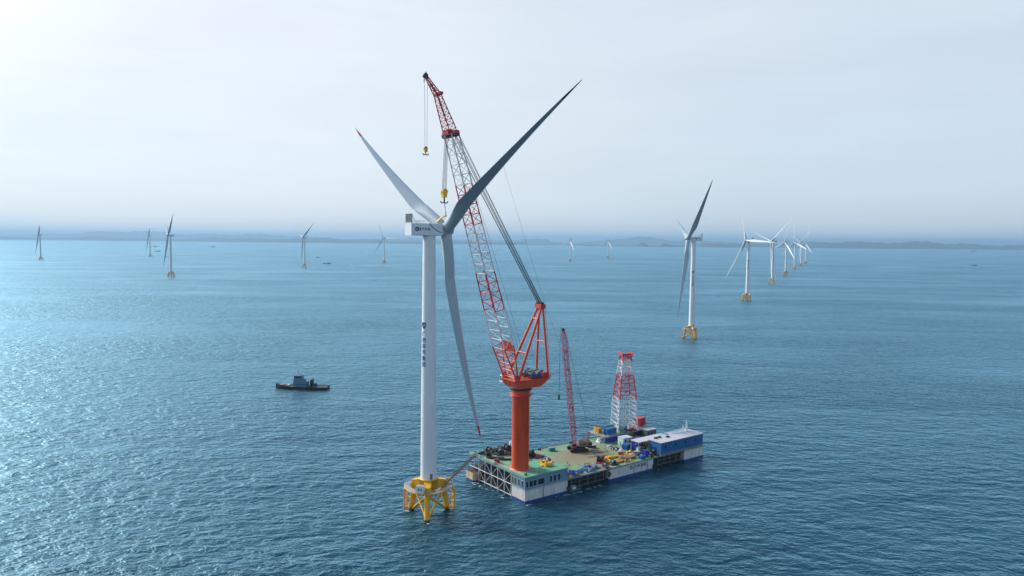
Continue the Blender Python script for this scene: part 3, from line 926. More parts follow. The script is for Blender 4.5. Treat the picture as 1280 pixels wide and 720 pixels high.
mb = MB(); mb.lathe([(4.0, 33.6), (4.6, 33.7), (4.6, 34.9), (4.0, 35.0)], 'dark', 40); mb.build('slewing_ring', crane)
# slewing platform : deck body tapering to the boom foot
mb = MB()
def pbox(s0, s1, l0, l1, z0, z1, key, mbb, s0b=None, s1b=None):
    """box in crane plane coords; lower face may be shorter"""
    s0b = s0 if s0b is None else s0b; s1b = s1 if s1b is None else s1b
    vs = [PC(s0b, z0, l0), PC(s1b, z0, l0), PC(s1b, z0, l1), PC(s0b, z0, l1), PC(s0, z1, l0), PC(s1, z1, l0), PC(s1, z1, l1), PC(s0, z1, l1)]
    mbb.add(vs, [(0, 3, 2, 1), (4, 5, 6, 7), (0, 1, 5, 4), (1, 2, 6, 5), (2, 3, 7, 6), (3, 0, 4, 7)], key)
pbox(-11.5, 6.5, -5, 5, 46.2, 49.4, 'orange', mb, s0b=-6.5, s1b=4.5)
pbox(-11.6, 6.6, -5.3, 5.3, 49.4, 49.7, 'orange', mb)
plat = mb.build('slewing_platform', crane)
mb = MB()
for l in (-5.2, 5.2):
    for z in (50.3, 50.9): mb.tube(PC(-11.5, z, l), PC(6, z, l), .05, 'red', n=4)
    for i in range(9): mb.tube(PC(-11.5 + i * 2.2, 49.7, l), PC(-11.5 + i * 2.2, 50.9, l), .05, 'red', n=4)
for z in (50.3, 50.9): mb.tube(PC(-11.5, z, -5.2), PC(-11.5, z, 5.2), .05, 'red', n=4)
mb.build('railing', plat)
for i, ch in enumerate("WEIJIANG"[:0]): pass
# winches on the platform
for k, (s_, l) in enumerate(((-3.2, -2.6), (-6.2, -2.4), (-3.4, 2.4), (-6.4, 2.4), (-9.2, 0))):
    mb = MB()
    c = PC(s_, 51.3, l)
    mb.tube(c - SD * 1.6, c + SD * 1.6, 1.0, 'dark', n=16)
    for q in (-1.7, 1.7): mb.tube(c + SD * (q - .12), c + SD * (q + .12), 1.35, 'grey', n=16)
    mb.obox(c + Vector((0, 0, -1.2)), (3.8, 2.0, .5), math.atan2(SD.y, SD.x), 'dark')
    mb.obox(c + SD * 2.1 + Vector((0, 0, -.4)), (.8, 1.2, 1.4), math.atan2(SD.y, SD.x), 'deepblue')
    mb.build('winch', crane)
# operator cab and machinery house
mb = MB(); pbox(3.2, 6.2, -7.0, -4.8, 47.5, 50.4, 'white', mb); cab = mb.build('operator_cab', crane)
mb = MB(); pbox(6.2, 6.26, -6.8, -5.0, 48.3, 50.1, 'glass', mb); pbox(3.6, 5.9, -7.06, -7.0, 48.6, 50.0, 'glass', mb); mb.build('window', cab)
mb = MB(); pbox(-10.8, -8.2, 2.3, 4.8, 49.7, 52.0, 'red', mb); mb.build('machinery_house', crane)
# A-frame
AP = (-9.2, 79.3)
for l, lt in ((-4.4, -1.3), (4.4, 1.3)):
    mb = MB(); mb.tube(PC(4.2, 49.7, l), PC(AP[0], AP[1], lt), .62, 'orange', r2=.5, n=8)
    mb.build('mast_leg', crane)
    mb = MB(); mb.tube(PC(-10.8, 49.7, l), PC(AP[0] - .6, AP[1], lt), .5, 'orange', r2=.42, n=8)
    mb.build('mast_leg', crane)
for t in (.36, .83):
    mb = MB(); p = PC(4.2, 49.7, -4.4).lerp(PC(AP[0], AP[1], -1.3), t); q = PC(4.2, 49.7, 4.4).lerp(PC(AP[0], AP[1], 1.3), t)
    mb.tube(p, q, .4, 'orange', n=8); mb.build('mast_cross_beam', crane)
for t in (.5,):
    mb = MB(); p = PC(-10.8, 49.7, -4.4).lerp(PC(AP[0], AP[1], -1.3), t); q = PC(-10.8, 49.7, 4.4).lerp(PC(AP[0], AP[1], 1.3), t)
    mb.tube(p, q, .28, 'orange', n=8)
mb.build('mast_cross_beam', crane)
mb = MB()
pbox(AP[0] - 1.3, AP[0] + 1.2, -2.3, 2.3, 78.6, 80.4, 'red', mb)
for l in (-1.8, -.9, 0, .9, 1.8):
    mb.tube(PC(AP[0], 80.6, l - .15), PC(AP[0], 80.6, l + .15), .75, 'dark', n=12)
mb.build('mast_head', crane)
mb = MB()
for i in range(45):
    a = PC(-10.8, 49.7, 4.4).lerp(PC(AP[0] - .6, AP[1], 1.3), i / 45) + D * -.9; b = a + SD * .5
    mb.tube(a, b, .04, 'red', n=4)
for q in (0, .5): mb.tube(PC(-10.8, 49.7, 4.4) - D * .9 + SD * q, PC(AP[0] - .6, AP[1], 1.3) - D * .9 + SD * q, .05, 'red', n=4)
mb.build('mast_ladder', crane)
# boom
FOOT = PC(5.3, 51.0); HEAD = PC(33.4, 147.7)
def band(t):
    z = 51 + (147.7 - 51) * t
    return 'red' if z < 64 or 78 <= z < 95.2 or 112 <= z < 128.7 else 'lattice_white'
mb = MB()
P1 = FOOT.lerp(HEAD, 0.13)
# foot section : two legs spreading to the pivot
lattice(mb, FOOT, P1, SD, (9.6, 1.2), (9.2, 4.6), 4, .30, .15, lambda t: 'orange')
rings = lattice(mb, P1, HEAD, SD, (9.2, 4.6), (6.0, 3.2), 22, .26, .13, lambda t: band(0.13 + .87 * t))
mb.build('boom', crane)
mb = MB()   # plated deck panel near boom foot
a, b = FOOT.lerp(HEAD, .105), FOOT.lerp(HEAD, .15)
dep = ((HEAD - FOOT).normalized()).cross(SD).normalized()
vs = [a - SD * 4.2 + dep * 1.9, a + SD * 4.2 + dep * 1.9, b + SD * 4.0 + dep * 1.6, b - SD * 4.0 + dep * 1.6]
vs2 = [v_ + dep * .15 for v_ in vs]
mb.add(vs + vs2, [(0, 1, 2, 3), (7, 6, 5, 4), (0, 4, 5, 1), (1, 5, 6, 2), (2, 6, 7, 3), (3, 7, 4, 0)], 'orange')
mb.build('boom_foot_plate', crane)
mb = MB()
for l in (-4.8, 4.8): mb.tube(PC(5.3, 51.0, l - .5), PC(5.3, 51.0, l + .5), 1.0, 'red', n=14); mb.tube(PC(5.3, 49.5, l), PC(5.3, 51, l), .8, 'orange', n=8)
mb.build('boom_pivot', crane)
mb = MB()   # boom head with sheaves
hc = HEAD
for k_, l0, l1 in (('red', -5.2, 5.2),):
    pbox(32.6, 34.8, l0, l1, 147.3, 148.4, 'red', mb)
pbox(31.6, 36.4, -2.2, 2.2, 146.9, 148.8, 'red', mb, s0b=32.8, s1b=35.6)
for l in (-5.0, -4.2, 4.2, 5.0, -1.2, 0, 1.2):
    mb.tube(PC(33.7, 147.3, l - .18), PC(33.7, 147.3, l + .18), 1.25, 'dark' if abs(l) > 2 else 'red', n=14)
mb.build('boom_head', crane)
# fly jib
J0 = PC(34.2, 149.0); J1 = PC(39.4, 161.8); J2 = PC(44.4, 168.2)
mb = MB()
lattice(mb, J0, J1, SD, (5.4, 3.0), (2.4, 1.8), 7, .22, .11, lambda t: 'red')
lattice(mb, J1, J2, SD, (2.4, 1.8), (.8, .6), 3, .20, .12, lambda t: 'red')
mb.build('fly_jib', crane)
mb = MB()
pbox(38.2, 39.6, -2.6, 2.6, 161.6, 162.6, 'red', mb)
mb.tube(J2 - SD * .6, J2 + SD * .6, .95, 'dark', n=14); mb.tube(J1, J2, .2, 'red', n=6)
mb.tube(J2, J2 + Vector((0, 0, 1.4)) - D * .3, .25, 'red', n=6)
mb.tube(J2 + D * .4, J2 + D * .6 + Vector((0, 0, -2.6)), .12, 'red', n=6)
mb.build('jib_head', crane)
# luffing ropes
for l in (-1.7, -1.3, -.45, 0.0, .45, 1.3, 1.7):
    mb = MB(); mb.tube(PC(AP[0], 80.6, l), PC(33.0, 149.2, l * 1.9), .105, 'rope', n=5); mb.build('luffing_rope', crane)
mb = MB(); mb.tube(PC(-3.0, 52, 1.2), PC(31.5, 147.5, 2.2), .05, 'rope', n=4); mb.build('hoist_rope', crane)
mb = MB(); mb.tube(PC(-3.0, 52, -1.2), PC(14.5, 100, -2.4), .05, 'rope', n=4); mb.tube(PC(14.5, 100, -2.4), PC(33, 148, -2.4), .05, 'rope', n=4); mb.build('hoist_rope', crane)
mb = MB(); mb.tube(PC(33.0, 149.3, 3.2), PC(38.8, 162.6, 1.2), .06, 'rope', n=4); mb.tube(PC(38.8, 162.6, 1), PC(43.9, 168.8, 0), .06, 'rope', n=4); mb.build('jib_stay', crane)
# main hook
HK = 36.3
for q, l in ((-.55, -.6), (-.55, 0), (-.55, .6), (.55, -.6), (.55, 0), (.55, .6)):
    mb = MB(); mb.tube(PC(HK + q, 126.2, l), PC(HK - .9 + q * .7, 147.2, l * 1.2), .07, 'rope', n=5); mb.build('hoist_rope', crane)
mb = MB()
pbox(HK - 1.0, HK + 1.0, -.9, .9, 123.2, 125.2, 'yellow', mb, s0b=HK - .7, s1b=HK + .7)
for l in (-.7, 0, .7): mb.tube(PC(HK, 125.4, l - .15), PC(HK, 125.4, l + .15), 1.15, 'yellow', n=16)
mb.tube(PC(HK, 123.3), PC(HK, 121.6), .3, 'dark', n=8)
hbk = mb.build('hook_block', crane)
mb = MB()
def hook(mb, s_, z, r_, th):
    for sg in (-1, 1):
        pts = [PC(s_ + sg * (r_ * (1 - math.cos(t))) , z - r_ * math.sin(t)) for t in [math.pi * i / 7 for i in range(8)]]
        mb.path(pts, th, 'dark', 6)
hook(mb, HK, 121.8, .75, .22)
mb.build('hook', hbk)
# jib hook
HJ = 44.2
for q in (-.45, .75):
    mb = MB(); mb.tube(PC(HJ + (.5 if q > 0 else -.3) - .2, 141.6), PC(HJ + q - .2, 167.6), .06, 'rope', n=5); mb.build('jib_rope', crane)
mb = MB()
pbox(HJ - .6, HJ + .6, -.5, .5, 140.0, 141.3, 'yellow', mb)
mb.tube(PC(HJ, 141.2, -.35), PC(HJ, 141.2, .35), .75, 'grey', n=14); mb.tube(PC(HJ, 140.0), PC(HJ, 139.3), .2, 'dark', n=8)
jb = mb.build('jib_hook_block', crane)
mb = MB(); hook(mb, HJ, 139.4, .6, .2); mb.build('hook', jb)

# sling from the main hook around the hub
HUB = Vector((-31.8, 275.5, 0)) + Vector((math.cos(R(36.3)) * 7.2, math.sin(R(36.3)) * 7.2, HUBZ))
HKW = CP + PC(HK, 121.3)
sl_ = thing('lifting_sling', 'slack yellow sling draped over the turbine hub below the main hook', 'sling', HUB + Vector((0, 0, 2)))
o_ = HUB + Vector((0, 0, 2))
mb = MB()
mb.tube(HKW - o_, Vector((0.4, -0.8, 3.2)), .07, 'rope', n=5); mb.tube(HKW + Vector((.3, 0, 0)) - o_, Vector((0.1, -0.5, 3.2)), .07, 'rope', n=5)
mb.build('pendant_rope', sl_)
mb = MB()
pts = []
for i in range(13):
    t = i / 12
    pts.append(Vector((0.3 - 3.6 * t, -0.7 + 1.0 * t, 3.2 - 1.2 * math.sin(math.pi * t * .5) * (1 + .8 * t) + .6 * math.sin(math.pi * t))))
for k in range(3): mb.path([p + Vector((0, .28 * k, .12 * k)) for p in pts], .26, 'yellow', 7)
mb.build('yellow_strap', sl_)

# ------------------------------------------------------------------ gangway from turbine to barge
g0 = Vector((-24.6, 276.6, 12.6)); g1 = W(0.6, 37.0, ZR + .3)
gw = thing('gangway', 'long brown lattice gangway bridging turbine platform and barge corner', 'gangway', g0)
mb = MB(); sdv = (g1 - g0).cross(Vector((0, 0, 1))).normalized()
lattice(mb, Vector((0, 0, 0)), g1 - g0, sdv, (0.95, .9), (0.95, .9), 18, .07, .04, lambda t: 'brown')
mb.build('truss', gw)
mb = MB(); a, b = Vector((0, 0, -.45)), g1 - g0 + Vector((0, 0, -.45))
vs = [a - sdv * .55, a + sdv * .55, b + sdv * .55, b - sdv * .55]; vs += [v_ + Vector((0, 0, .08)) for v_ in vs]
mb.add(vs, [(0, 3, 2, 1), (4, 5, 6, 7), (0, 1, 5, 4), (1, 2, 6, 5), (2, 3, 7, 6), (3, 0, 4, 7)], 'brown'); mb.build('walkway', gw)
mb = MB(); mb.obox(g1 - g0 + Vector((0, 0, -.4)), (3.4, 2.2, .5), math.atan2((g1 - g0).y, (g1 - g0).x), 'steel'); mb.build('landing', gw)

# ------------------------------------------------------------------ crawler crane
cc = thing('crawler_crane', 'dark red lattice boom crawler crane on the middle of the main deck', 'crane', W(54.5, 29.1, ZD), 0)
rzc = R(12)
cc.rotation_euler = (0, 0, rzc)
for y in (-2.7, 2.7):
    mb = MB()
    L0 = 4.6
    pts = [(-L0, .9), (-L0 + .3, .25), (-L0 + .9, 0), (L0 - .9, 0), (L0 - .3, .25), (L0, .9), (L0 - .3, 1.45), (L0 - .9, 1.6), (-L0 + .9, 1.6), (-L0 + .3, 1.45)]
    vs = [(x, y - .6, z) for x, z in pts] + [(x, y + .6, z) for x, z in pts]; n = len(pts)
    mb.add(vs, [tuple(range(n)), tuple(range(2 * n - 1, n - 1, -1))] + [(i, n + i, n + (i + 1) % n, (i + 1) % n) for i in range(n)], 'black')
    for i in range(22):
        xx = -L0 + .9 + i * (2 * L0 - 1.8) / 21
        mb.box(xx - .12, xx + .12, y - .68, y + .68, 1.6, 1.68, 'dark')
    mb.build('crawler_track', cc)
mb = MB(); mb.box(-2, 2, -2.1, 2.1, .7, 1.5, 'dark'); mb.lathe([(1.6, 1.5), (1.6, 2.0)], 'dark', 20); mb.build('undercarriage', cc)
mb = MB()
mb.box(-3.6, 4.6, -1.7, 1.7, 2.0, 2.5, 'dark'); mb.box(0.2, 4.6, -1.7, 1.7, 2.5, 4.3, 'tan')
mb.box(.6, 4.2, -1.5, 1.5, 4.3, 4.45, 'dark')
for y in (-1.72, 1.72):
    for i in range(5): mb.box(.6 + i * .7, 1.0 + i * .7, y - .02, y + .02, 2.9, 3.9, 'black')
mb.build('upperworks', cc)
for k in range(4):
    mb = MB(); mb.box(4.7, 6.4, -2.6 + k * 1.32, -1.4 + k * 1.32, 1.6, 4.4, 'dark'); mb.box(4.68, 6.42, -2.6 + k * 1.32, -1.4 + k * 1.32, 2.9, 3.1, 'yellow'); mb.build('counterweight', cc)
mb = MB(); mb.box(-3.6, -1.5, -2.9, -1.75, 2.1, 4.4, 'dred'); cb = mb.build('operator_cab', cc)
mb = MB(); mb.box(-3.64, -3.6, -2.8, -1.85, 2.8, 4.2, 'glass'); mb.box(-3.4, -1.8, -2.94, -2.9, 2.9, 4.1, 'glass'); mb.build('window', cb)
cinv = Matrix.Rotation(-rzc, 3, 'Z')
base_w = W(54.5, 29.1, ZD)
ft = Vector((-1.6, 0, 2.8)); tpv = cinv @ (Vector((24.6, 341.2, 64.8)) - base_w)
mb = MB()
q1 = ft.lerp(tpv, .1); q2 = ft.lerp(tpv, .93)
lattice(mb, ft, q1, (0, 1, 0), (2.6, .6), (2.4, 2.0), 2, .12, .07, lambda t: 'dred')
lattice(mb, q1, q2, (0, 1, 0), (2.4, 2.2), (2.4, 2.0), 26, .15, .085, lambda t: 'dred')
lattice(mb, q2, tpv, (0, 1, 0), (2.4, 2.0), (1.0, .9), 3, .14, .08, lambda t: 'dred')
for t in (.16, .33, .49, .66, .82):
    c = ft.lerp(tpv, t); mb.obox(c, (2.5, 2.5, .35), 0, 'dred')
mb.build('boom', cc)
mb = MB(); mb.tube(tpv + Vector((0, -.6, 0)), tpv + Vector((0, .6, 0)), .7, 'dark', n=12); mb.tube(tpv, tpv + Vector((-1.2, 0, .9)), .2, 'dred', n=6); mb.build('boom_head', cc)
gtp = Vector((5.6, 0, 9.0))
mb = MB()
for y in (-.9, .9):
    mb.tube((-.8, y, 2.6), gtp + Vector((0, y * .5, 0)), .16, 'dred', n=6); mb.tube((4.4, y, 2.6), gtp + Vector((0, y * .5, 0)), .12, 'dred', n=6)
mb.tube(gtp + Vector((0, -.7, 0)), gtp + Vector((0, .7, 0)), .3, 'dred', n=8)
mb.build('gantry', cc)
for y in (-.5, .5):
    mb = MB(); mb.tube(gtp + Vector((0, y, 0)), ft.lerp(tpv, .97) + Vector((1, y, 0)), .05, 'rope', n=4); mb.build('pendant_rope', cc)
mb = MB(); hp_ = tpv + Vector((-1.4, 0, 0)); hb_ = Vector((hp_.x - .2, hp_.y, 26.5)); mb.tube(hp_, hb_, .09, 'rope', n=4); mb.build('hoist_rope', cc)
mb = MB(); mb.lathe([(.15, -1.6), (.45, -1.2), (.5, .3), (.2, .9)], 'black', 10, origin=tuple(hb_)); mb.build('hook_block', cc)

# ------------------------------------------------------------------ tower derrick
de = thing('lattice_tower', 'tall red and white banded lattice tower at the far end of the barge', 'lattice tower', W(93, 36, 9.6), R(14))
mb = MB()
hB = 38.5; nb = 9
def wd(t): return 13.2 * (1 - t) ** 1.0 + 4.6 * t if t < 1 else 4.6
levels = [0, .10, .21, .32, .43, .54, .64, .74, .84, .93, 1.0]
def dcorner(t, j):
    w_ = (10.6 - 2.6 * t) * .5 if t < .4 else (10.6 - 1.04 - (t - .4) / .6 * 5.2) * .5
    sx, sy = ((-1, -1), (1, -1), (1, 1), (-1, 1))[j]
    return Vector((sx * w_, sy * w_, hB * t))
def dkey(t): return 'red' if t < .05 or .43 < t < .74 or t > .96 else 'lattice_white'
for i in range(len(levels) - 1):
    t0, t1 = levels[i], levels[i + 1]; k = dkey((t0 + t1) / 2)
    for j in range(4):
        a, b, c, d_ = dcorner(t0, j), dcorner(t1, j), dcorner(t0, (j + 1) % 4), dcorner(t1, (j + 1) % 4)
        mb.tube(a, b, .26, k, n=6); mb.tube(b, d_, .15, k, n=5)
        m_ = (b + d_) / 2
        mb.tube(a, m_, .13, k, n=5); mb.tube(c, m_, .13, k, n=5)
        mb.tube((a + b) / 2, m_, .09, k, n=4); mb.tube((c + d_) / 2, m_, .09, k, n=4); mb.tube((a + b) / 2, (c + d_) / 2, .09, k, n=4)
for z0 in (3, 16, 29):
    pass
mb.build('frame', de)
mb = MB()
for t in (.43, .74):
    w_ = abs(dcorner(t, 0).x - dcorner(t, 1).x) / 2 + .25; cx = 0
    for (x0, x1, y0, y1) in ((cx - w_, cx + w_, -w_, -w_ + .8), (cx - w_, cx + w_, w_ - .8, w_), (cx - w_, cx - w_ + .8, -w_ + .8, w_ - .8), (cx + w_ - .8, cx + w_, -w_ + .8, w_ - .8)):
        mb.box(x0, x1, y0, y1, hB * t - .1, hB * t + .05, 'red')
mb.build('walkway', de)
mb = MB(); cx = 0.0
mb.box(cx - 2.9, cx + 2.9, -2.9, 2.9, hB, hB + .35, 'red'); mb.box(cx - 2.9, cx - 2.6, -2.9, 2.9, hB + .35, hB + 1.7, 'red'); mb.box(cx + 2.6, cx + 2.9, -2.9, 2.9, hB + .35, hB + 1.7, 'red')
mb.box(cx - 2.6, cx + 2.6, -.5, .5, hB + .35, hB + 1.0, 'red')
mb.build('crown', de)
mb = MB()
for x in (-.5, .6): mb.tube((x, 0, 0), (x, 0, hB), .14, 'lattice_white', n=6)
for i in range(30): mb.tube((-.5, 0, i * hB / 30), (.6, 0, i * hB / 30), .05, 'red', n=4)
mb.build('ladder', de)

# ------------------------------------------------------------------ raised work platform under the tower
wp = thing('work_platform', 'grey raised work platform on posts carrying blue containers and the lattice tower', 'platform', W(73, 30, ZD), BA)
mb = MB(); mb.box(0, 33, 0, 12.5, 3.2, 3.5, 'steel'); mb.box(0, 33, 0, .3, 2.8, 3.2, 'steel'); mb.build('platform_deck', wp)
for x in (0.6, 8, 16, 24, 32.2):
    for y in (.6, 11.8):
        mb = MB(); mb.box(x - .2, x + .2, y - .2, y + .2, 0, 3.2, 'steel'); mb.build('post', wp)
mb = MB(); railing(mb, [(.1, 12.3), (.1, .1), (15, .1)], 3.5, 'steel'); railing(mb, [(24, .1), (32.8, .1), (32.8, 12.3), (0.1, 12.3)], 3.5, 'steel'); mb.build('railing', wp)
ZP = ZD + 3.5

def corr_box(mb, L_, W_, H_, key, rib=.5, z0=0):
    """container with corrugated sides"""
    mb.box(-L_ / 2 + .06, L_ / 2 - .06, -W_ / 2 + .06, W_ / 2 - .06, z0 + .1, z0 + H_ - .06, key)
    n = int(L_ / rib)
    for i in range(n):
        x = -L_ / 2 + .15 + (L_ - .3) * (i + .25) / n
        for y0, y1 in ((-W_ / 2 + .01, -W_ / 2 + .06), (W_ / 2 - .06, W_ / 2 - .01)):
            mb.box(x, x + rib * .5, y0, y1, z0 + .18, z0 + H_ - .18, key)
    n = int(W_ / rib)
    for i in range(n):
        y = -W_ / 2 + .15 + (W_ - .3) * (i + .25) / n
        for x0, x1 in ((-L_ / 2 + .01, -L_ / 2 + .06), (L_ / 2 - .06, L_ / 2 - .01)):
            mb.box(x0, x1, y, y + rib * .5, z0 + .18, z0 + H_ - .18, key)
    for sx in (-1, 1):
        for sy in (-1, 1):
            x = sx * (L_ / 2 - .08); y = sy * (W_ / 2 - .08); mb.box(x - .09, x + .09, y - .09, y + .09, z0, z0 + H_, key)
    for sy in (-1, 1):
        y = sy * (W_ / 2 - .07)
        mb.box(-L_ / 2 + .17, L_ / 2 - .17, y - .07, y + .07, z0, z0 + .14, key); mb.box(-L_ / 2 + .17, L_ / 2 - .17, y - .07, y + .07, z0 + H_ - .14, z0 + H_ - .003, key)

def container(a, b, z, L_, W_, H_, key, label, rot=0, group=None, name='container', cat='container', doors=True):
    t = thing(name, label, cat, W(a, b, z), BA + R(rot), group)
    mb = MB(); corr_box(mb, L_, W_, H_, key); mb.build('body', t)
    if doors:
        mb = MB()
        for y in (-.5, -.25, .25, .5): mb.tube((-L_ / 2 - .02, y * W_ / 2, .2), (-L_ / 2 - .02, y * W_ / 2, H_ - .2), .03, 'steel', n=4)
        mb.build('door_bars', t)
    return t
def cabin(a, b, z, L_, W_, H_, key, label, rot=0, roofkey='roof'):
    t = thing('cabin', label, 'cabin', W(a, b, z), BA + R(rot))
    mb = MB(); mb.box(-L_ / 2, L_ / 2, -W_ / 2, W_ / 2, 0, H_, key); mb.build('wall', t)
    mb = MB(); mb.box(-L_ / 2 - .15, L_ / 2 + .15, -W_ / 2 - .15, W_ / 2 + .15, H_, H_ + .18, roofkey); mb.build('roof', t)
    nw = max(1, int(L_ / 2.2))
    for i in range(nw):
        x = -L_ / 2 + L_ * (i + .5) / nw
        mb = MB(); mb.box(x - .45, x + .45, -W_ / 2 - .04, -W_ / 2, H_ * .42, H_ * .78, 'glass'); mb.build('window', t)
    mb = MB(); mb.box(-L_ / 2 - .04, -L_ / 2, -.45, .45, .1, 2.1, 'grey'); mb.build('door', t)
    return t

container(80.0, 33.2, ZP, 6.1, 3.0, 3.0, 'blue', 'bright blue container on the near edge of the raised platform left of the tower', 0)
container(90.5, 34.5, ZP, 4.2, 3.0, 2.6, 'teal', 'teal container on the platform right under the foot of the tower', 20)
container(85.5, 40.5, ZP, 6.1, 2.6, 2.2, 'teal', 'low teal container behind the blue container on the raised platform', 0)
container(105, 36.5, ZP, 5.5, 4.0, 4.2, 'red', 'bright red container right of the lattice tower foot', 10)
container(99.5, 31.6, ZP - 3.5, 5.5, 2.6, 2.9, 'dark', 'dark shaded container under the right part of the raised platform', 0)
cabin(103.5, 28.0, ZD, 7.0, 3.4, 3.4, 'grey', 'grey cabin with dark opening right of the tower below the red container')
container(78, 31.6, ZD, 6.1, 2.6, 2.6, 'deepblue', 'dark blue container in shade under the left of the raised platform', 0)
container(86, 31.4, ZD, 6.1, 2.6, 2.6, 'deepblue', 'dark blue container in shade below the teal box of the platform', 0)
cabin(80.5, 23.0, ZD, 5.6, 4.4, 4.0, 'palegreen', 'pale green site cabin on the deck in front of the tower platform', -8)
container(76.2, 17.6, ZD, 5.0, 3.0, 2.6, 'blue', 'blue open-top bin on the deck in front of the pale green cabin', 15, doors=False)
container(79.0, 13.8, ZD, 3.4, 2.4, 3.0, 'deepblue', 'deep blue box between the pale green cabin and the long blue shed', 0, doors=False)
container(84.0, 17.2, ZD, 4.0, 3.0, 4.4, 'blue', 'tall blue container at the left end of the white canopy', 0, doors=False)
container(74.2, 3.6, ZD, 2.0, 2.2, 3.2, 'deepblue', 'small upright blue locker at the deck edge above the hull lettering', 0, doors=False)
container(70.6, 2.2, ZD, 3.0, 1.8, 1.5, 'blue', 'low blue chest with white lid at the deck edge near the hull lettering', 0, doors=False)

# orange crates left on platform
for k, (a, b, rz, lab) in enumerate(((75.6, 37.2, 10, 'front orange crate at the left corner of the raised platform'), (77.8, 40.0, -12, 'rear orange crate with brown lid behind the front one on the raised platform'))):
    t = thing('crate', lab, 'crate', W(a, b, ZP), BA + R(rz))
    mb = MB()
    mb.box(-1.3, 1.3, -1.2, 1.2, .15, 2.5, 'wood')
    for x in (-1.3, 0, 1.3): mb.box(x - .1, x + .1, -1.28, 1.28, .1, 2.58, 'yellow')
    for z in (.2, 2.4): mb.box(-1.38, 1.38, -1.26, -1.2, z - .1, z + .1, 'yellow')
    mb.build('body', t)
    mb = MB(); mb.box(-1.4, 1.4, -1.34, 1.34, 2.58, 2.72, 'brown' if k else 'wood'); mb.build('lid', t)

# long blue shed with white roof at the far right end
sh = thing('shed', 'long blue shed with flat white roof at the right end of the barge', 'shed', W(81.5, 0.3, ZD), BA)
mb = MB(); corr = MB()
for i in range(3):
    x0 = i * 10.2
    corr.box(x0, x0 + 10.1, 0, 7.7, .9, 5.9, 'blue')
    for j in range(12): corr.box(x0 + .3 + j * .82, x0 + .62 + j * .82, -.05, 0, 1.0, 5.6, 'blue')
corr.box(15.5, 30.5, 7.75, 11.1, .0, 5.9, 'blue')
corr.box(-.0, 30.3, .1, 7.6, .0, .88, 'grey')
corr.build('wall', sh)
mb.box(-.35, 30.9, -.35, 8.0, 5.9, 6.2, 'roof'); mb.box(15.2, 30.9, 8.0, 11.4, 5.9, 6.2, 'roof'); mb.box(-.37, 30.92, -.37, -.35, 5.75, 6.1, 'house')
mb.build('roof', sh)
for i in range(4):
    mb = MB(); mb.box(2.5 + i * 7.2, 3.6 + i * 7.2, -.08, -.05, 3.2, 4.4, 'glass'); mb.build('window', sh)
mb = MB(); mb.box(-.04, 0, 2.8, 4.0, .9, 3.2, 'dark'); mb.build('door', sh)
mb = MB()
for (x, y) in ((10, 5), (3.4, 6.6), (6.2, 6.8)):
    mb.box(x - .9, x + .9, y - .5, y + .5, 6.2, 6.9, 'brown')
mb.build('roof_vent', sh)
cn = thing('canopy', 'white sheet roof canopy on posts behind the left half of the blue shed', 'canopy', W(75.0, 8.6, ZD), BA)
mb = MB(); mb.box(0, 21.6, -0.1, 5.6, 5.3, 5.5, 'roof'); mb.build('roof', cn)
for x in (.3, 7, 14, 21):
    for y in (.2, 5.2):
        mb = MB(); mb.box(x - .13, x + .13, y - .13, y + .13, 0, 5.3, 'steel'); mb.build('post', cn)
# white folded deck crane on shed roof
fc = thing('davit_crane', 'small white folded davit crane standing on the white roof at the barge end', 'crane', W(108.5, 7.8, ZD + 6.2), BA)
mb = MB(); mb.lathe([(.9, 0), (.8, .3), (.55, .6), (.5, 2.6), (.28, 4.6), (.12, 5.4)], 'white', 14); mb.build('post', fc)
mb = MB(); mb.tube((-.3, .2, 1.6), (-10.5, 1.0, .7), .38, 'white', n=8, r2=.25); mb.tube((-2.0, .35, 1.7), (-2.4, .35, 2.9), .3, 'white', n=8); mb.tube((-10.5, 1.0, 0), (-10.5, 1.0, .7), .16, 'white', n=6); mb.build('boom', fc)

# dark machinery under the canopy
for k, (a, b, s_, lab) in enumerate(((79.5, 9.8, 2.6, 'dark generator set under the front edge of the canopy'), (77.0, 8.2, 1.8, 'small dark pump with brown frame outside the canopy corner'))):
    t = thing('generator', lab, 'machine', W(a, b, ZD), BA)
    mb = MB(); mb.box(-s_ / 2, s_ / 2, -.9, .9, .2, 2.0, 'dark'); mb.box(-s_ / 2 - .2, s_ / 2 + .2, -1.0, 1.0, 0, .2, 'brown'); mb.build('body', t)
    mb = MB(); mb.tube((s_ * .25, 0, 2.0), (s_ * .25, 0, 3.2), .14, 'brown', n=8); mb.build('exhaust_pipe', t)

# timber and steel stacks on the near-right deck (yellow-brown area)
def stack(a, b, L_, W_, n, key, label, rot=0, name='timber_stack', cat='stack', key2=None, z=None):
    t = tag(MB.build(_stack_mb(L_, W_, n, key, key2 or key), name), label, cat)
    t.location = W(a, b, ZD if z is None else z); t.rotation_euler = (0, 0, BA + R(rot)); return t
def _stack_mb(L_, W_, n, key, key2):
    mb = MB(); rnd = random.Random(int(L_ * 10 + W_ * 7 + n))
    for k in range(n):
        m_ = max(3, int(W_ / .45))
        for j in range(m_):
            y = -W_ / 2 + W_ * (j + .5) / m_; dx = rnd.uniform(-.25, .25)
            mb.box(-L_ / 2 + dx, L_ / 2 + dx, y - .19, y + .19, .14 + k * .32, .14 + k * .32 + .25, key if rnd.random() < .7 else key2)
        for x in (-L_ * .35, 0, L_ * .35): mb.box(x - .08, x + .08, -W_ / 2, W_ / 2, k * .32 + (.0 if k == 0 else .075), k * .32 + .137, 'brown')
    return mb
stack(56.5, 5.6, 9, 4.2, 2, 'wood', 'wide pile of weathered planks on the near deck edge above the white hull', 0, key2='yellow')
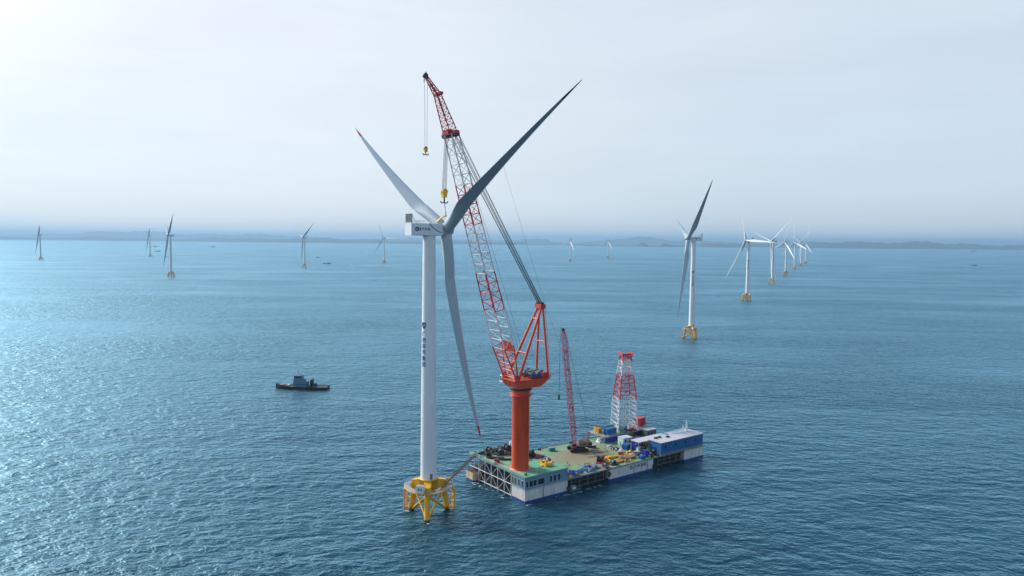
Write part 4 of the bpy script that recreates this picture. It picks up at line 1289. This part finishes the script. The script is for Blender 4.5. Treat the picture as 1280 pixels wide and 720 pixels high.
stack(66.0, 6.6, 6.5, 4.0, 3, 'wood', 'pile of tan planks behind the blue lockers at the deck edge', 4)
stack(59.5, 11.0, 7, 2.0, 3, 'yellow', 'long stack of yellow beams behind the plank pile', -6, 'beam_stack', 'beams', key2='wood')
stack(57.0, 14.2, 5, 1.6, 1, 'brown', 'thin brown steel plates lying on deck behind the yellow beams', 10, 'plate_stack', 'plates')

def machine(a, b, z, rot, key, key2, label, name='winch', cat='winch', s_=1.0):
    t = thing(name, label, cat, W(a, b, z), BA + R(rot))
    mb = MB(); mb.box(-2.0 * s_, 2.0 * s_, -1.3 * s_, 1.3 * s_, 0, .35 * s_, key2)
    for y in (-1.1, 1.1): mb.box(-1.0 * s_, 1.0 * s_, (y - .12) * s_, (y + .12) * s_, .35 * s_, 1.8 * s_, key2)
    mb.box(1.2 * s_, 1.9 * s_, -.9 * s_, .9 * s_, .35 * s_, 1.3 * s_, key); mb.build('frame', t)
    mb = MB(); mb.tube((0, -.95 * s_, 1.45 * s_), (0, .95 * s_, 1.45 * s_), .85 * s_, key, n=16)
    for y in (-.9, .9): mb.tube((0, (y - .05) * s_, 1.45 * s_), (0, (y + .05) * s_, 1.45 * s_), 1.2 * s_, key, n=16)
    mb.build('drum', t)
    return t
# raised deck equipment
machine(1.4, 21.6, ZR, 40, 'pink', 'pink', 'faded red cable reel on the raised deck left of the orange column', s_=.85)
machine(7.0, 35.5, ZR, 10, 'dark', 'grey', 'dark mooring winch at the far left corner of the raised deck', s_=1.1)
machine(10.2, 31.0, ZR, -20, 'grey', 'dark', 'grey winch nearer the orange column in the left deck group', s_=1.1)
machine(4.0, 31.8, ZR, 60, 'dark', 'brown', 'rusty winch closest to the barge edge by the gangway', s_=.9)
machine(15.5, 33.4, ZR, 0, 'brown', 'dark', 'brown and black winch behind the orange column on its left', s_=1.2)
machine(18.6, 20.5, ZR, 25, 'black', 'dark', 'black winch on the raised deck just right of the orange column', s_=1.3)
machine(50.6, 9.2, ZD, 30, 'dark', 'pink', 'dark red winch on the main deck left of the plank piles', s_=1.2)
machine(53.2, 3.4, ZD, -10, 'teal', 'dark', 'teal and black winch on the deck edge left of the plank piles', s_=.9)
machine(47.4, 2.8, ZD, 5, 'grey', 'grey', 'grey fairlead winch above the join of recess and white hull block', s_=.85)
# rope coils and hose piles
def coil(a, b, z, r_, n, key, label, name='rope_coil'):
    mb = MB(); rnd = random.Random(int(a * 10))
    for k in range(n):
        rr = r_ * (1 - .12 * (k % 3)); zz = .14 + .2 * (k // 3); ox, oy = rnd.uniform(-.1, .1), rnd.uniform(-.1, .1)
        pts = [Vector((ox + rr * math.cos(t), oy + rr * math.sin(t) * .8, zz + .05 * math.sin(3 * t))) for t in [2 * math.pi * i / 18 for i in range(19)]]
        mb.path(pts, .12, key, 5)
    o = tag(mb.build(name), label, 'rope'); o.location = W(a, b, z); return o
coil(11.5, 35.6, ZR, 1.6, 9, 'black', 'black rope coil between the winches at the far left of the raised deck')
coil(19.0, 35.4, ZR, 1.9, 12, 'black', 'big black rope heap right behind the orange column')
coil(13.4, 27.6, ZR, 1.3, 6, 'brown', 'brown rope coil left of the orange column')
coil(43.5, 4.2, ZD, 1.5, 9, 'teal', 'teal rope coil on the lower deck edge right of the deckhouse')
coil(20.4, 13.4, ZR, 1.2, 6, 'black', 'black rope coil beside the yellow cradle')
coil(1.2, 33.0, ZR, 1.0, 6, 'teal', 'teal rope coil at the gangway landing')
# long dark steel beams on raised deck
for (a, b, L_, rot, lab) in ((7.5, 22.8, 9.5, -38, 'long dark green steel beam lying left of the orange column'), (4.6, 27.5, 7.5, -30, 'shorter dark beam parallel to the long beam by the red reel')):
    mb = MB(); mb.box(-L_ / 2, L_ / 2, -.35, .35, 0, .12, 'dark'); mb.box(-L_ / 2, L_ / 2, -.35, .35, .68, .8, 'dark'); mb.box(-L_ / 2, L_ / 2, -.07, .07, .12, .68, 'dark')
    o = tag(mb.build('steel_beam'), lab, 'beam'); o.location = W(a, b, ZR + .01); o.rotation_euler = (0, 0, BA + R(rot))
# small red davit
dt = thing('davit', 'thin dark red davit standing among the winches on the left of the raised deck', 'davit', W(4.2, 29.6, ZR), BA)
mb = MB(); mb.tube((0, 0, 0), (0, 0, 4.0), .2, 'dred', n=8); mb.build('post', dt)
mb = MB(); mb.tube((0, 0, 3.9), (-1.6, -.9, 5.0), .14, 'dred', n=6); mb.build('arm', dt)
# white locker behind the column
cabin(22.0, 37.4, ZR, 3.4, 2.4, 2.6, 'white', 'small white cabin behind the orange column on the raised deck')
# yellow saddle cradle
yc = thing('cradle', 'yellow saddle shaped steel cradle on the bright green deck right of the column', 'cradle', W(17.4, 7.8, ZR), BA + R(-6))
for x in (-1.6, 1.6):
    mb = MB(); pts = [(-2.2, 0), (2.2, 0), (2.2, 2.2), (1.5, 2.2)] + [(1.5 * math.cos(t), 2.2 - 1.2 * math.sin(t)) for t in [math.pi * i / 8 for i in range(1, 8)]] + [(-1.5, 2.2), (-2.2, 2.2)]
    n = len(pts); vs = [(x - .2, y, z) for y, z in pts] + [(x + .2, y, z) for y, z in pts]
    mb.add(vs, [tuple(range(n)), tuple(range(2 * n - 1, n - 1, -1))] + [(i, n + i, n + (i + 1) % n, (i + 1) % n) for i in range(n)], 'yellow'); mb.build('saddle_frame', yc)
mb = MB(); mb.box(-1.4, 1.4, -2.3, -1.5, .1, 1.5, 'yellow'); mb.box(-1.4, 1.4, 1.5, 2.3, .1, 1.5, 'yellow'); mb.box(-2.6, 2.6, -.4, .4, 0, .3, 'yellow'); mb.build('side_beam', yc)
mb = MB(); mb.box(-.9, .9, -1.2, 1.2, .3, 1.1, 'dark'); mb.build('padding', yc)
# draped blue tarps (uneven mounds)
def tarp(a, b, z, L_, W_, H_, key, label, cat='tarpaulin', name='tarpaulin', rot=0):
    mb = MB(); nx, ny = 14, 12; rnd = random.Random(int(a * 13 + b)); ph_ = [rnd.uniform(0, 6) for _ in range(6)]
    vs = []
    for i in range(nx + 1):
        for j in range(ny + 1):
            u_ = i / nx * 2 - 1; v_ = j / ny * 2 - 1
            e = (1 - abs(u_) ** 4) * (1 - abs(v_) ** 4)
            hh = H_ * e ** .5 * (.72 + .2 * math.sin(3 * u_ + ph_[0]) * math.cos(4 * v_ + ph_[1]) + .08 * math.sin(9 * u_ + ph_[2] + 5 * v_))
            vs.append((u_ * L_ / 2 * (1 + .08 * math.sin(5 * v_ + ph_[3])), v_ * W_ / 2 * (1 + .08 * math.sin(6 * u_ + ph_[4])), max(0, hh)))
    fs = [(i * (ny + 1) + j, (i + 1) * (ny + 1) + j, (i + 1) * (ny + 1) + j + 1, i * (ny + 1) + j + 1) for i in range(nx) for j in range(ny)]
    mb.add(vs, fs, key, False)
    o = tag(mb.build(name), label, cat); o.location = W(a, b, z + .01); o.rotation_euler = (0, 0, BA + R(rot)); return o
tarp(20.0, 10.8, ZR, 4.6, 3.4, 1.9, 'deepblue', 'bright blue tarpaulin heap behind the yellow cradle')
tarp(21.2, 18.2, ZR, 3.2, 3.0, 1.8, 'pink', 'reddish tarpaulin mound right of the orange column')
tarp(27.0, 2.6, ZD, 3.2, 3.0, 3.2, 'deepblue', 'blue tarpaulin mound on the low deck next to the deckhouse')
tarp(37.0, 5.0, ZD, 6.0, 3.2, 1.4, 'teal', 'teal net heap on the low deck between deckhouse and hull block')
tarp(33.0, 3.6, ZD, 2.2, 1.8, 1.7, 'blue', 'small blue heap left of the teal net')
tarp(41.0, 7.2, ZD, 4.0, 2.0, 1.2, 'deepblue', 'dark blue net heap right of the teal net')
tarp(25.2, 1.0, ZD, 1.6, 1.4, 1.5, 'yellow', 'small orange bag beside the blue mound at the deckhouse wall')
tarp(73.6, 33.8, ZD, 3.2, 2.6, 2.4, 'white', 'white bag heap on the deck left of the raised platform', 'bag', 'bag')
tarp(70.6, 15.6, ZD, 2.6, 2.2, 2.0, 'cream', 'cream bag in front of the blue bin', 'bag', 'bag')
tarp(78.3, 11.4, ZD, 3.0, 1.6, 2.6, 'white', 'white bag by the corner of the canopy', 'bag', 'bag')
tarp(71.8, 11.2, ZD, 3.6, 2.4, 1.8, 'yellow', 'yellow tarpaulin heap between plank pile and canopy', rot=10)
tarp(86.5, 24.2, ZD, 4.0, 3.0, 1.8, 'wood', 'tan net heap right of the pale green cabin')
tarp(92.0, 22.0, ZD, 5.0, 3.0, 2.2, 'brown', 'brown net heap behind the white canopy')
tarp(93.0, 28.0, ZD, 4.0, 2.6, 2.0, 'pink', 'reddish heap under the lattice tower front')
tarp(68.0, 36.0, ZD, 1.6, 1.4, .9, 'white', 'tiny white bag alone on the far deck by the crawler crane')
tarp(72.6, 25.6, ZD, 3.0, 1.2, .9, 'cream', 'low cream sacks at the left of the pale green cabin', 'bag', 'bag')
# oil drums, pallets and hoses lying about
dm = MB(); dm.lathe([(.3, 0), (.3, .28), (.32, .3), (.3, .32), (.3, .58), (.32, .6), (.3, .62), (.3, .9)], 'blue', 12); DMM = dm.mesh('oil_drum')
rnd = random.Random(11)
for i in range(14):
    o = bpy.data.objects.new('oil_drum', DMM); COL.objects.link(o)
    a, b = (30 + rnd.uniform(0, 4), 39 - rnd.uniform(0, 3)) if i < 7 else (62 + rnd.uniform(0, 4), 38.5 - rnd.uniform(0, 3))
    if i < 7: tag(o, 'blue oil drum in the loose group on the far deck edge behind the column', 'drum', 'blue drums behind the column')
    else: tag(o, 'blue oil drum in the group on the far deck edge right of the crawler crane', 'drum', 'blue drums by the crawler crane')
    o.location = W(a, b, ZD)
for i, (a, b, z, L_, key, lab) in enumerate(((12, 16, ZR, 12, 'black', 'black hose snaking across the raised deck left of the column'), (31, 14, ZD, 16, 'brown', 'brown hose crossing the main deck behind the deckhouse'),
        (60, 20, ZD, 18, 'black', 'black hose on the main deck between crawler crane and plank piles'), (44, 10, ZD, 10, 'deepblue', 'blue hose on the low deck near the teal nets'), (12, 4, ZR, 9, 'grey', 'grey cable on the bright deck in front of the column'))):
    mb = MB(); ph_ = rnd.uniform(0, 6)
    mb.path([Vector((L_ * (t / 24 - .5), 1.6 * math.sin(t * .45 + ph_) + .7 * math.sin(t * .9), .11)) for t in range(25)], .1, key, 5)
    o = tag(mb.build('hose'), lab, 'hose'); o.location = W(a, b, z); o.rotation_euler = (0, 0, BA + R(rnd.uniform(-50, 50)))
for i, (a, b, z, s_, key, lab) in enumerate(((29, 22, ZD, 1.4, 'brown', 'rusty skid box on the main deck behind the deckhouse'), (33, 30, ZD, 1.1, 'grey', 'grey skid box alone on the middle of the main deck'), (44, 36, ZD, 1.5, 'teal', 'teal skid box at the far deck edge left of the crawler crane'),
        (9.5, 12.5, ZR, .9, 'deepblue', 'small blue skid box beside the foot of the orange column'), (13.5, 20.5, ZR, 1.2, 'dark', 'dark skid box behind the orange column foot'), (67.5, 13.0, ZD, 1.2, 'red', 'small red skid box behind the tan plank pile'),
        (64.0, 28.0, ZD, 1.3, 'brown', 'brown skid box on the deck right of the crawler crane'), (25.8, 6.0, ZD, 1.2, 'grey', 'grey skid box against the deckhouse end wall'))):
    t = thing('skid_box', lab, 'box', W(a, b, z), BA + R(rnd.uniform(-40, 40)))
    mb = MB(); mb.box(-s_, s_, -s_ * .6, s_ * .6, .18, s_ * 1.1, key); mb.box(-s_, -s_ * .8, -s_ * .7, s_ * .7, 0, .178, 'dark'); mb.box(s_ * .8, s_, -s_ * .7, s_ * .7, 0, .178, 'dark'); mb.build('body', t)
    mb = MB(); mb.box(-s_ * 1.04, s_ * 1.04, -s_ * .64, s_ * .64, s_ * 1.1, s_ * 1.1 + .1, 'steel'); mb.build('lid', t)

# heaps of loose deck gear : pipes, frames, drums, shackles piled together
def gear_pile(a, b, z, L_, W_, H_, keys, n, label, seed):
    rnd = random.Random(seed); mb = MB()
    for i in range(n):
        x = rnd.gauss(0, .28) * L_; y = rnd.gauss(0, .28) * W_
        fall = max(.12, 1 - (x / L_ * 2) ** 2 - (y / W_ * 2) ** 2)
        zz = rnd.random() * H_ * fall
        k = keys[rnd.randrange(len(keys))]; q = rnd.random()
        if q < .45:
            an = rnd.uniform(0, 3.14); l_ = rnd.uniform(.7, 2.2); dz = rnd.uniform(-.3, .3)
            mb.tube((x - l_ * math.cos(an), y - l_ * math.sin(an), max(.06, zz - dz)), (x + l_ * math.cos(an), y + l_ * math.sin(an), max(.06, zz + dz)), rnd.uniform(.08, .24), k, n=6)
        elif q < .8:
            sx_, sy_, sz_ = rnd.uniform(.3, 1.2), rnd.uniform(.3, 1.0), rnd.uniform(.25, .8)
            mb.obox((x, y, max(sz_ / 2 + .02, zz)), (sx_, sy_, sz_), rnd.uniform(0, 3), k, rnd.uniform(-.3, .3))
        else:
            r_ = rnd.uniform(.2, .5); c = Vector((x, y, max(r_ * .3, zz)))
            pts = [c + Vector((r_ * math.cos(t), r_ * math.sin(t), .08 * math.sin(2 * t))) for t in [2 * math.pi * j / 10 for j in range(11)]]
            mb.path(pts, .07, k, 5)
    mb.box(-L_ * .3, L_ * .3, -W_ * .3, W_ * .3, 0, .12, keys[0])
    o = tag(mb.build('gear_pile'), label, 'deck gear'); o.location = W(a, b, z); o.rotation_euler = (0, 0, BA); return o
GP = [
 (3.0, 36.5, ZR, 5, 4, 1.4, ('dark', 'grey', 'teal'), 40, 'teal and grey gear pile at the far left deck corner by the gangway'),
 (9.0, 38.6, ZR, 6, 3, 1.6, ('dark', 'black', 'grey'), 46, 'black gear pile along the far edge of the raised deck left of the column'),
 (15.0, 37.6, ZR, 5, 3, 1.8, ('black', 'brown', 'dark'), 40, 'brown and black gear pile at the far edge just left of the column'),
 (12.6, 31.0, ZR, 4, 4, 1.6, ('brown', 'dark', 'dred'), 36, 'rusty gear pile among the winches left of the column'),
 (5.6, 26.0, ZR, 3, 3, 1.1, ('dred', 'dark', 'pink'), 22, 'dark red gear pile behind the red cable reel'),
 (19.6, 27.0, ZR, 5, 5, 2.0, ('dark', 'black', 'brown', 'pink'), 50, 'tall dark gear pile right behind the orange column on its right'),
 (21.0, 22.0, ZR, 4, 4, 1.8, ('deepblue', 'dark', 'cream', 'pink'), 40, 'blue and pink gear pile on the raised deck right of the column'),
 (26.6, 18.0, ZD, 5, 4, 4.8, ('deepblue', 'blue', 'cream', 'dark'), 70, 'tall blue gear stack on the main deck beyond the raised deck edge'),
 (27.5, 23.5, ZD, 4, 4, 4.2, ('pink', 'deepblue', 'yellow', 'dark'), 60, 'pink and purple gear stack behind the blue tarpaulin heap'),
 (39.5, 3.2, ZD, 5, 3, 1.6, ('teal', 'deepblue', 'lattice_white'), 40, 'teal and white gear pile on the low deck edge above the recess'),
 (30.0, 2.4, ZD, 3, 2.5, 2.2, ('deepblue', 'dark', 'yellow'), 30, 'blue gear pile on the low deck beside the deckhouse wall'),
 (54.0, 8.6, ZD, 4, 3, 1.5, ('dark', 'yellow', 'brown'), 36, 'yellow and dark gear pile left of the plank piles'),
 (62.0, 4.0, ZD, 5, 2.5, 1.2, ('wood', 'yellow', 'cream', 'brown'), 40, 'tan gear pile at the deck edge above the hull emblem'),
 (69.0, 9.0, ZD, 5, 4, 1.8, ('yellow', 'wood', 'dark', 'palegreen'), 50, 'yellow and tan gear pile between plank piles and blue boxes'),
 (74.0, 8.0, ZD, 4, 3, 2.0, ('dark', 'cream', 'blue'), 40, 'dark and cream gear pile at the left front of the canopy'),
 (79.0, 4.0, ZD, 4, 4, 2.4, ('black', 'dark', 'brown', 'cream'), 50, 'black gear pile at the left end wall of the blue shed'),
 (88.0, 16.5, ZD, 6, 4, 2.4, ('brown', 'dark', 'yellow', 'cream'), 56, 'brown gear pile behind the white canopy on its left'),
 (95.0, 17.5, ZD, 6, 4, 2.4, ('dark', 'teal', 'brown'), 56, 'dark gear pile behind the white canopy on its right'),
 (102.5, 19.0, ZD, 6, 5, 2.6, ('dark', 'teal', 'grey'), 56, 'dark teal gear pile behind the blue shed at the barge end'),
 (85.0, 27.0, ZD, 5, 3, 2.2, ('pink', 'wood', 'dark'), 46, 'reddish gear pile between green cabin and raised platform'),
 (87.0, 32.0, ZP, 5, 2, 1.4, ('palegreen', 'grey', 'teal'), 36, 'pale gear pile on the raised platform edge right of the blue container'),
 (94.5, 31.2, ZP, 5, 2, 1.4, ('brown', 'dark', 'red'), 36, 'brown gear pile on the raised platform edge below the lattice tower'),
 (109.0, 33.0, ZD, 4, 5, 3.2, ('teal', 'dark', 'grey'), 46, 'dark teal gear stack right of the red container at the far end'),
 (71.0, 20.5, ZD, 4, 2.5, 1.0, ('cream', 'dark', 'blue'), 30, 'cream and blue gear pile on the deck left of the blue bin'),
]
for i, g_ in enumerate(GP): gear_pile(*g_, seed=100 + i)

# small workboat floating in the recess
wb = thing('workboat', 'small teal workboat floating in the dark recess under the barge deck', 'boat', W(28.2, 1.6, 0), BA)
def boat_hull(mb, L_, B__, H_, key, keydeck, sheer=.5, z0=-.6):
    n = 12; ring = []
    for i in range(n + 1):
        t = i / n; x = -L_ / 2 + L_ * t
        wd_ = B__ / 2 * (1 - max(0, (t - .6) / .4) ** 2.2 * .97) * (1 - .15 * max(0, (.15 - t) / .15))
        zt = H_ + sheer * max(0, (t - .5) / .5) ** 2
        ring.append([(x, -wd_, zt), (x, -wd_ * .8, z0), (x, wd_ * .8, z0), (x, wd_, zt)])
    vs = [p for r_ in ring for p in r_]
    fs = []
    for i in range(n):
        for j in range(3): fs.append((i * 4 + j, i * 4 + j + 1, (i + 1) * 4 + j + 1, (i + 1) * 4 + j))
    mb.add(vs, fs, key, False); mb.add(vs, [(0, 3, 2, 1), tuple(n * 4 + j for j in range(4))], key)
    dv_ = [(x, y * .94, z - .25) for r_ in ring for (x, y, z) in (r_[0], r_[3])]
    mb.add(dv_, [(2 * i, 2 * i + 2, 2 * i + 3, 2 * i + 1) for i in range(n)], keydeck)
    return mb
mb = MB(); boat_hull(mb, 7, 2.6, .9, 'teal', 'grey', .3, -.3); mb.build('hull', wb)
mb = MB(); mb.box(-1.8, .2, -.8, .8, .65, 2.1, 'white'); mb.build('cabin', wb)

# flecks of foam washing about the barge and the jacket legs
M['foam'] = mat('sea_foam', (0.55, 0.62, 0.64), 0.8, vary=0.1, scale=2)
mb = MB(); rnd = random.Random(5)
spots = [W(-1.2 - rnd.random() * 2, rnd.uniform(8, 36)) for _ in range(16)] + [W(rnd.uniform(23, 31), -.8 - rnd.random()) for _ in range(6)] + [W(rnd.uniform(0, 112), -.5 - rnd.random() * .8) for _ in range(14)]
for k in range(3):
    c = leg_dir(k); lx, ly = c[0] * 8.2, c[1] * 8.2; ca, sa = math.cos(R(3)), math.sin(R(3))
    for _ in range(6):
        an = rnd.uniform(0, 6.28); rr = 1.4 + rnd.random() * .9
        spots.append(Vector((-31.8 + lx * ca - ly * sa + rr * math.cos(an), 275.5 + lx * sa + ly * ca + rr * math.sin(an), 0)))
for p in spots:
    m_ = rnd.randint(7, 11); r_ = rnd.uniform(.12, .45); st_ = rnd.uniform(1.2, 3.0); an = rnd.uniform(-.5, .9)
    pts = []
    for j in range(m_):
        t = 2 * math.pi * j / m_; q = r_ * rnd.uniform(.5, 1.2)
        x, y = q * st_ * math.cos(t), q * math.sin(t)
        pts.append((p.x + x * math.cos(an) - y * math.sin(an), p.y + x * math.sin(an) + y * math.cos(an)))
    mb.prism(pts, .01, .05, 'foam')
tag(mb.build('foam'), kind='stuff')

# thin tag line from the upper right blade down to the deck
mb = MB()
n_v = Vector((math.cos(R(36.3)) * math.cos(TILT), math.sin(R(36.3)) * math.cos(TILT), math.sin(TILT)))
h_v = Vector((-math.sin(R(36.3)), math.cos(R(36.3)), 0)); w_v = n_v.cross(h_v)
p3 = R(57.9) + 2 * 2 * math.pi / 3
bt = HUB + (math.cos(p3) * w_v + math.sin(p3) * h_v) * 46 + n_v * 1.8
en = W(70, 26, ZD)
pts = []
for i in range(25):
    t = i / 24; p = bt.lerp(en, t) + Vector((0, 0, -10 * math.sin(math.pi * t))); pts.append(p - bt)
mb.path(pts, .035, 'rope', 4)
o = tag(mb.build('tag_line'), 'hair thin control line hanging from the upper right blade to the barge deck', 'rope'); o.location = bt

# ------------------------------------------------------------------ tugboat
tg = thing('tugboat', 'dark hulled work tug with pale blue wheelhouse on open water left of the big turbine', 'boat', (-149, 507.5, 0), R(180 - 3))
mb = MB(); boat_hull(mb, 38, 9.5, 2.0, 'black', 'dark', 1.4, -1); hl = mb.build('hull', tg)
mb = MB()
for i in range(11):
    x = -17 + i * 3.3
    for y in (-4.65, 4.65):
        if x < 8: mb.tube((x, y * (1 if y < 0 else 1), .9), (x + .02, y + (.25 if y > 0 else -.25), .9), .75, 'black', n=10)
mb.build('tyre_fender', hl)
mb = MB(); mb.box(-6.5, 6.5, -4.72, 4.72, .15, .7, 'brown'); mb.build('rubbing_strake', hl)
mb = MB(); mb.box(-4.2, 5.2, -3.3, 3.3, 1.8, 5.2, 'tugblue'); dh = mb.build('deckhouse', tg)
for i in range(6):
    for y in (-3.33, 3.3):
        mb = MB(); mb.box(-4.2 + i * 1.7, -3.4 + i * 1.7, y, y + .03, 3.4, 4.2, 'glass'); mb.build('window', dh)
mb = MB(); mb.box(-2.2, 5.3, -2.9, 2.9, 5.2, 6.9, 'tugblue'); mb.box(-.5, 5.0, -2.4, 2.4, 6.9, 9.6, 'tugblue'); mb.box(-.8, 5.3, -2.7, 2.7, 9.6, 9.8, 'tugblue'); whh = mb.build('wheelhouse', tg)
mb = MB(); mb.box(-.2, 4.7, -2.44, -2.4, 8.1, 9.1, 'glass'); mb.box(-.2, 4.7, 2.4, 2.44, 8.1, 9.1, 'glass'); mb.box(5.0, 5.04, -2.1, 2.1, 8.1, 9.1, 'glass'); mb.build('window', whh)
mb = MB(); mb.tube((2.6, 0, 9.8), (2.6, 0, 13.6), .14, 'grey', n=6); mb.tube((2.6, -1.2, 12), (2.6, 1.2, 12), .1, 'grey', n=5); mb.tube((.8, 0, 9.8), (.8, 0, 11.0), .3, 'dark', n=8); mb.box(.1, 1.5, -.15, .15, 11.0, 11.2, 'white'); mb.tube((.8, 0, 10.6), (2.6, 0, 10.6), .08, 'grey', n=4); mb.build('mast', tg)
for y in (-2.0, 2.0):
    mb = MB(); mb.tube((-7.0, y, 1.8), (-7.3, y, 6.6), .65, 'black', n=12); mb.tube((-7.3, y, 6.6), (-7.6, y, 7.4), .35, 'black', n=10); mb.build('funnel', tg)
mb = MB(); mb.box(-10.5, -8.4, -1.8, 1.8, 1.8, 3.6, 'dark'); mb.tube((-9.4, -1.4, 3.4), (-9.4, 1.4, 3.4), .8, 'brown', n=12); mb.build('towing_winch', tg)
mb = MB()
for y in (-4.4, 4.4):
    mb.tube((-18.5, y * .93, 2.7), (-10, y, 2.7), .09, 'lattice_white', n=4)
    for i in range(6): mb.tube((-18 + i * 1.6, y * .95, 1.7), (-18 + i * 1.6, y * .95, 2.7), .07, 'lattice_white', n=4)
mb.tube((-18.6, -4, 2.7), (-18.6, 4, 2.7), .09, 'lattice_white', n=4)
mb.build('railing', tg)
mb = MB(); rnd = random.Random(3)
for i in range(9):
    x = 8 + rnd.random() * 8; y = rnd.uniform(-2, 2); mb.obox((x, y, 2.2 + .5 * (x - 8) / 8), (1.6 + rnd.random(), 1.2, .8), rnd.random(), ('cream', 'pink', 'steel')[i % 3])
mb.build('deck_gear', tg)

# ------------------------------------------------------------------ small boats far off
def small_boat(x, y, L_, rz, label, style=0):
    t = thing('fishing_boat', label, 'boat', (x, y, 0), R(rz), None)
    mb = MB(); boat_hull(mb, L_, L_ * .24, L_ * .06 + .4, 'boat', 'grey', L_ * .03); mb.build('hull', t)
    mb = MB(); h = L_ * .09
    mb.box(-L_ * .3, -L_ * .05, -L_ * .08, L_ * .08, L_ * .05, L_ * .05 + 1.5 + h, 'grey' if style else 'tugblue'); mb.build('cabin', t)
    mb = MB(); mb.tube((-L_ * .1, 0, L_ * .05), (-L_ * .1, 0, L_ * .05 + 3 + h * 1.6), .15, 'dark', n=5); mb.build('mast', t)
small_boat(-780, 3034, 34, 184, 'long low dark boat right of the hazy V-bladed turbine')
small_boat(-1090, 4036, 22, 170, 'tiny boat just right of the base of the hazy V-bladed turbine', 1)
small_boat(-2577, 5235, 46, 175, 'middle of the three small boats by the faint left turbine', 1)
small_boat(-3831, 7749, 60, 10, 'farthest of the three small boats by the faint left turbine', 1)
small_boat(-1830, 3810, 26, 0, 'nearest of the three small boats left of the dark bluish turbine', 1)
small_boat(-3284, 7881, 60, 180, 'small far boat right of the dark bluish turbine', 1)
small_boat(2419, 3769, 32, 176, 'small dark boat alone on open water near the right edge')
small_boat(7632, 11913, 110, 5, 'pale far ship close to the coast at the right edge', 1)
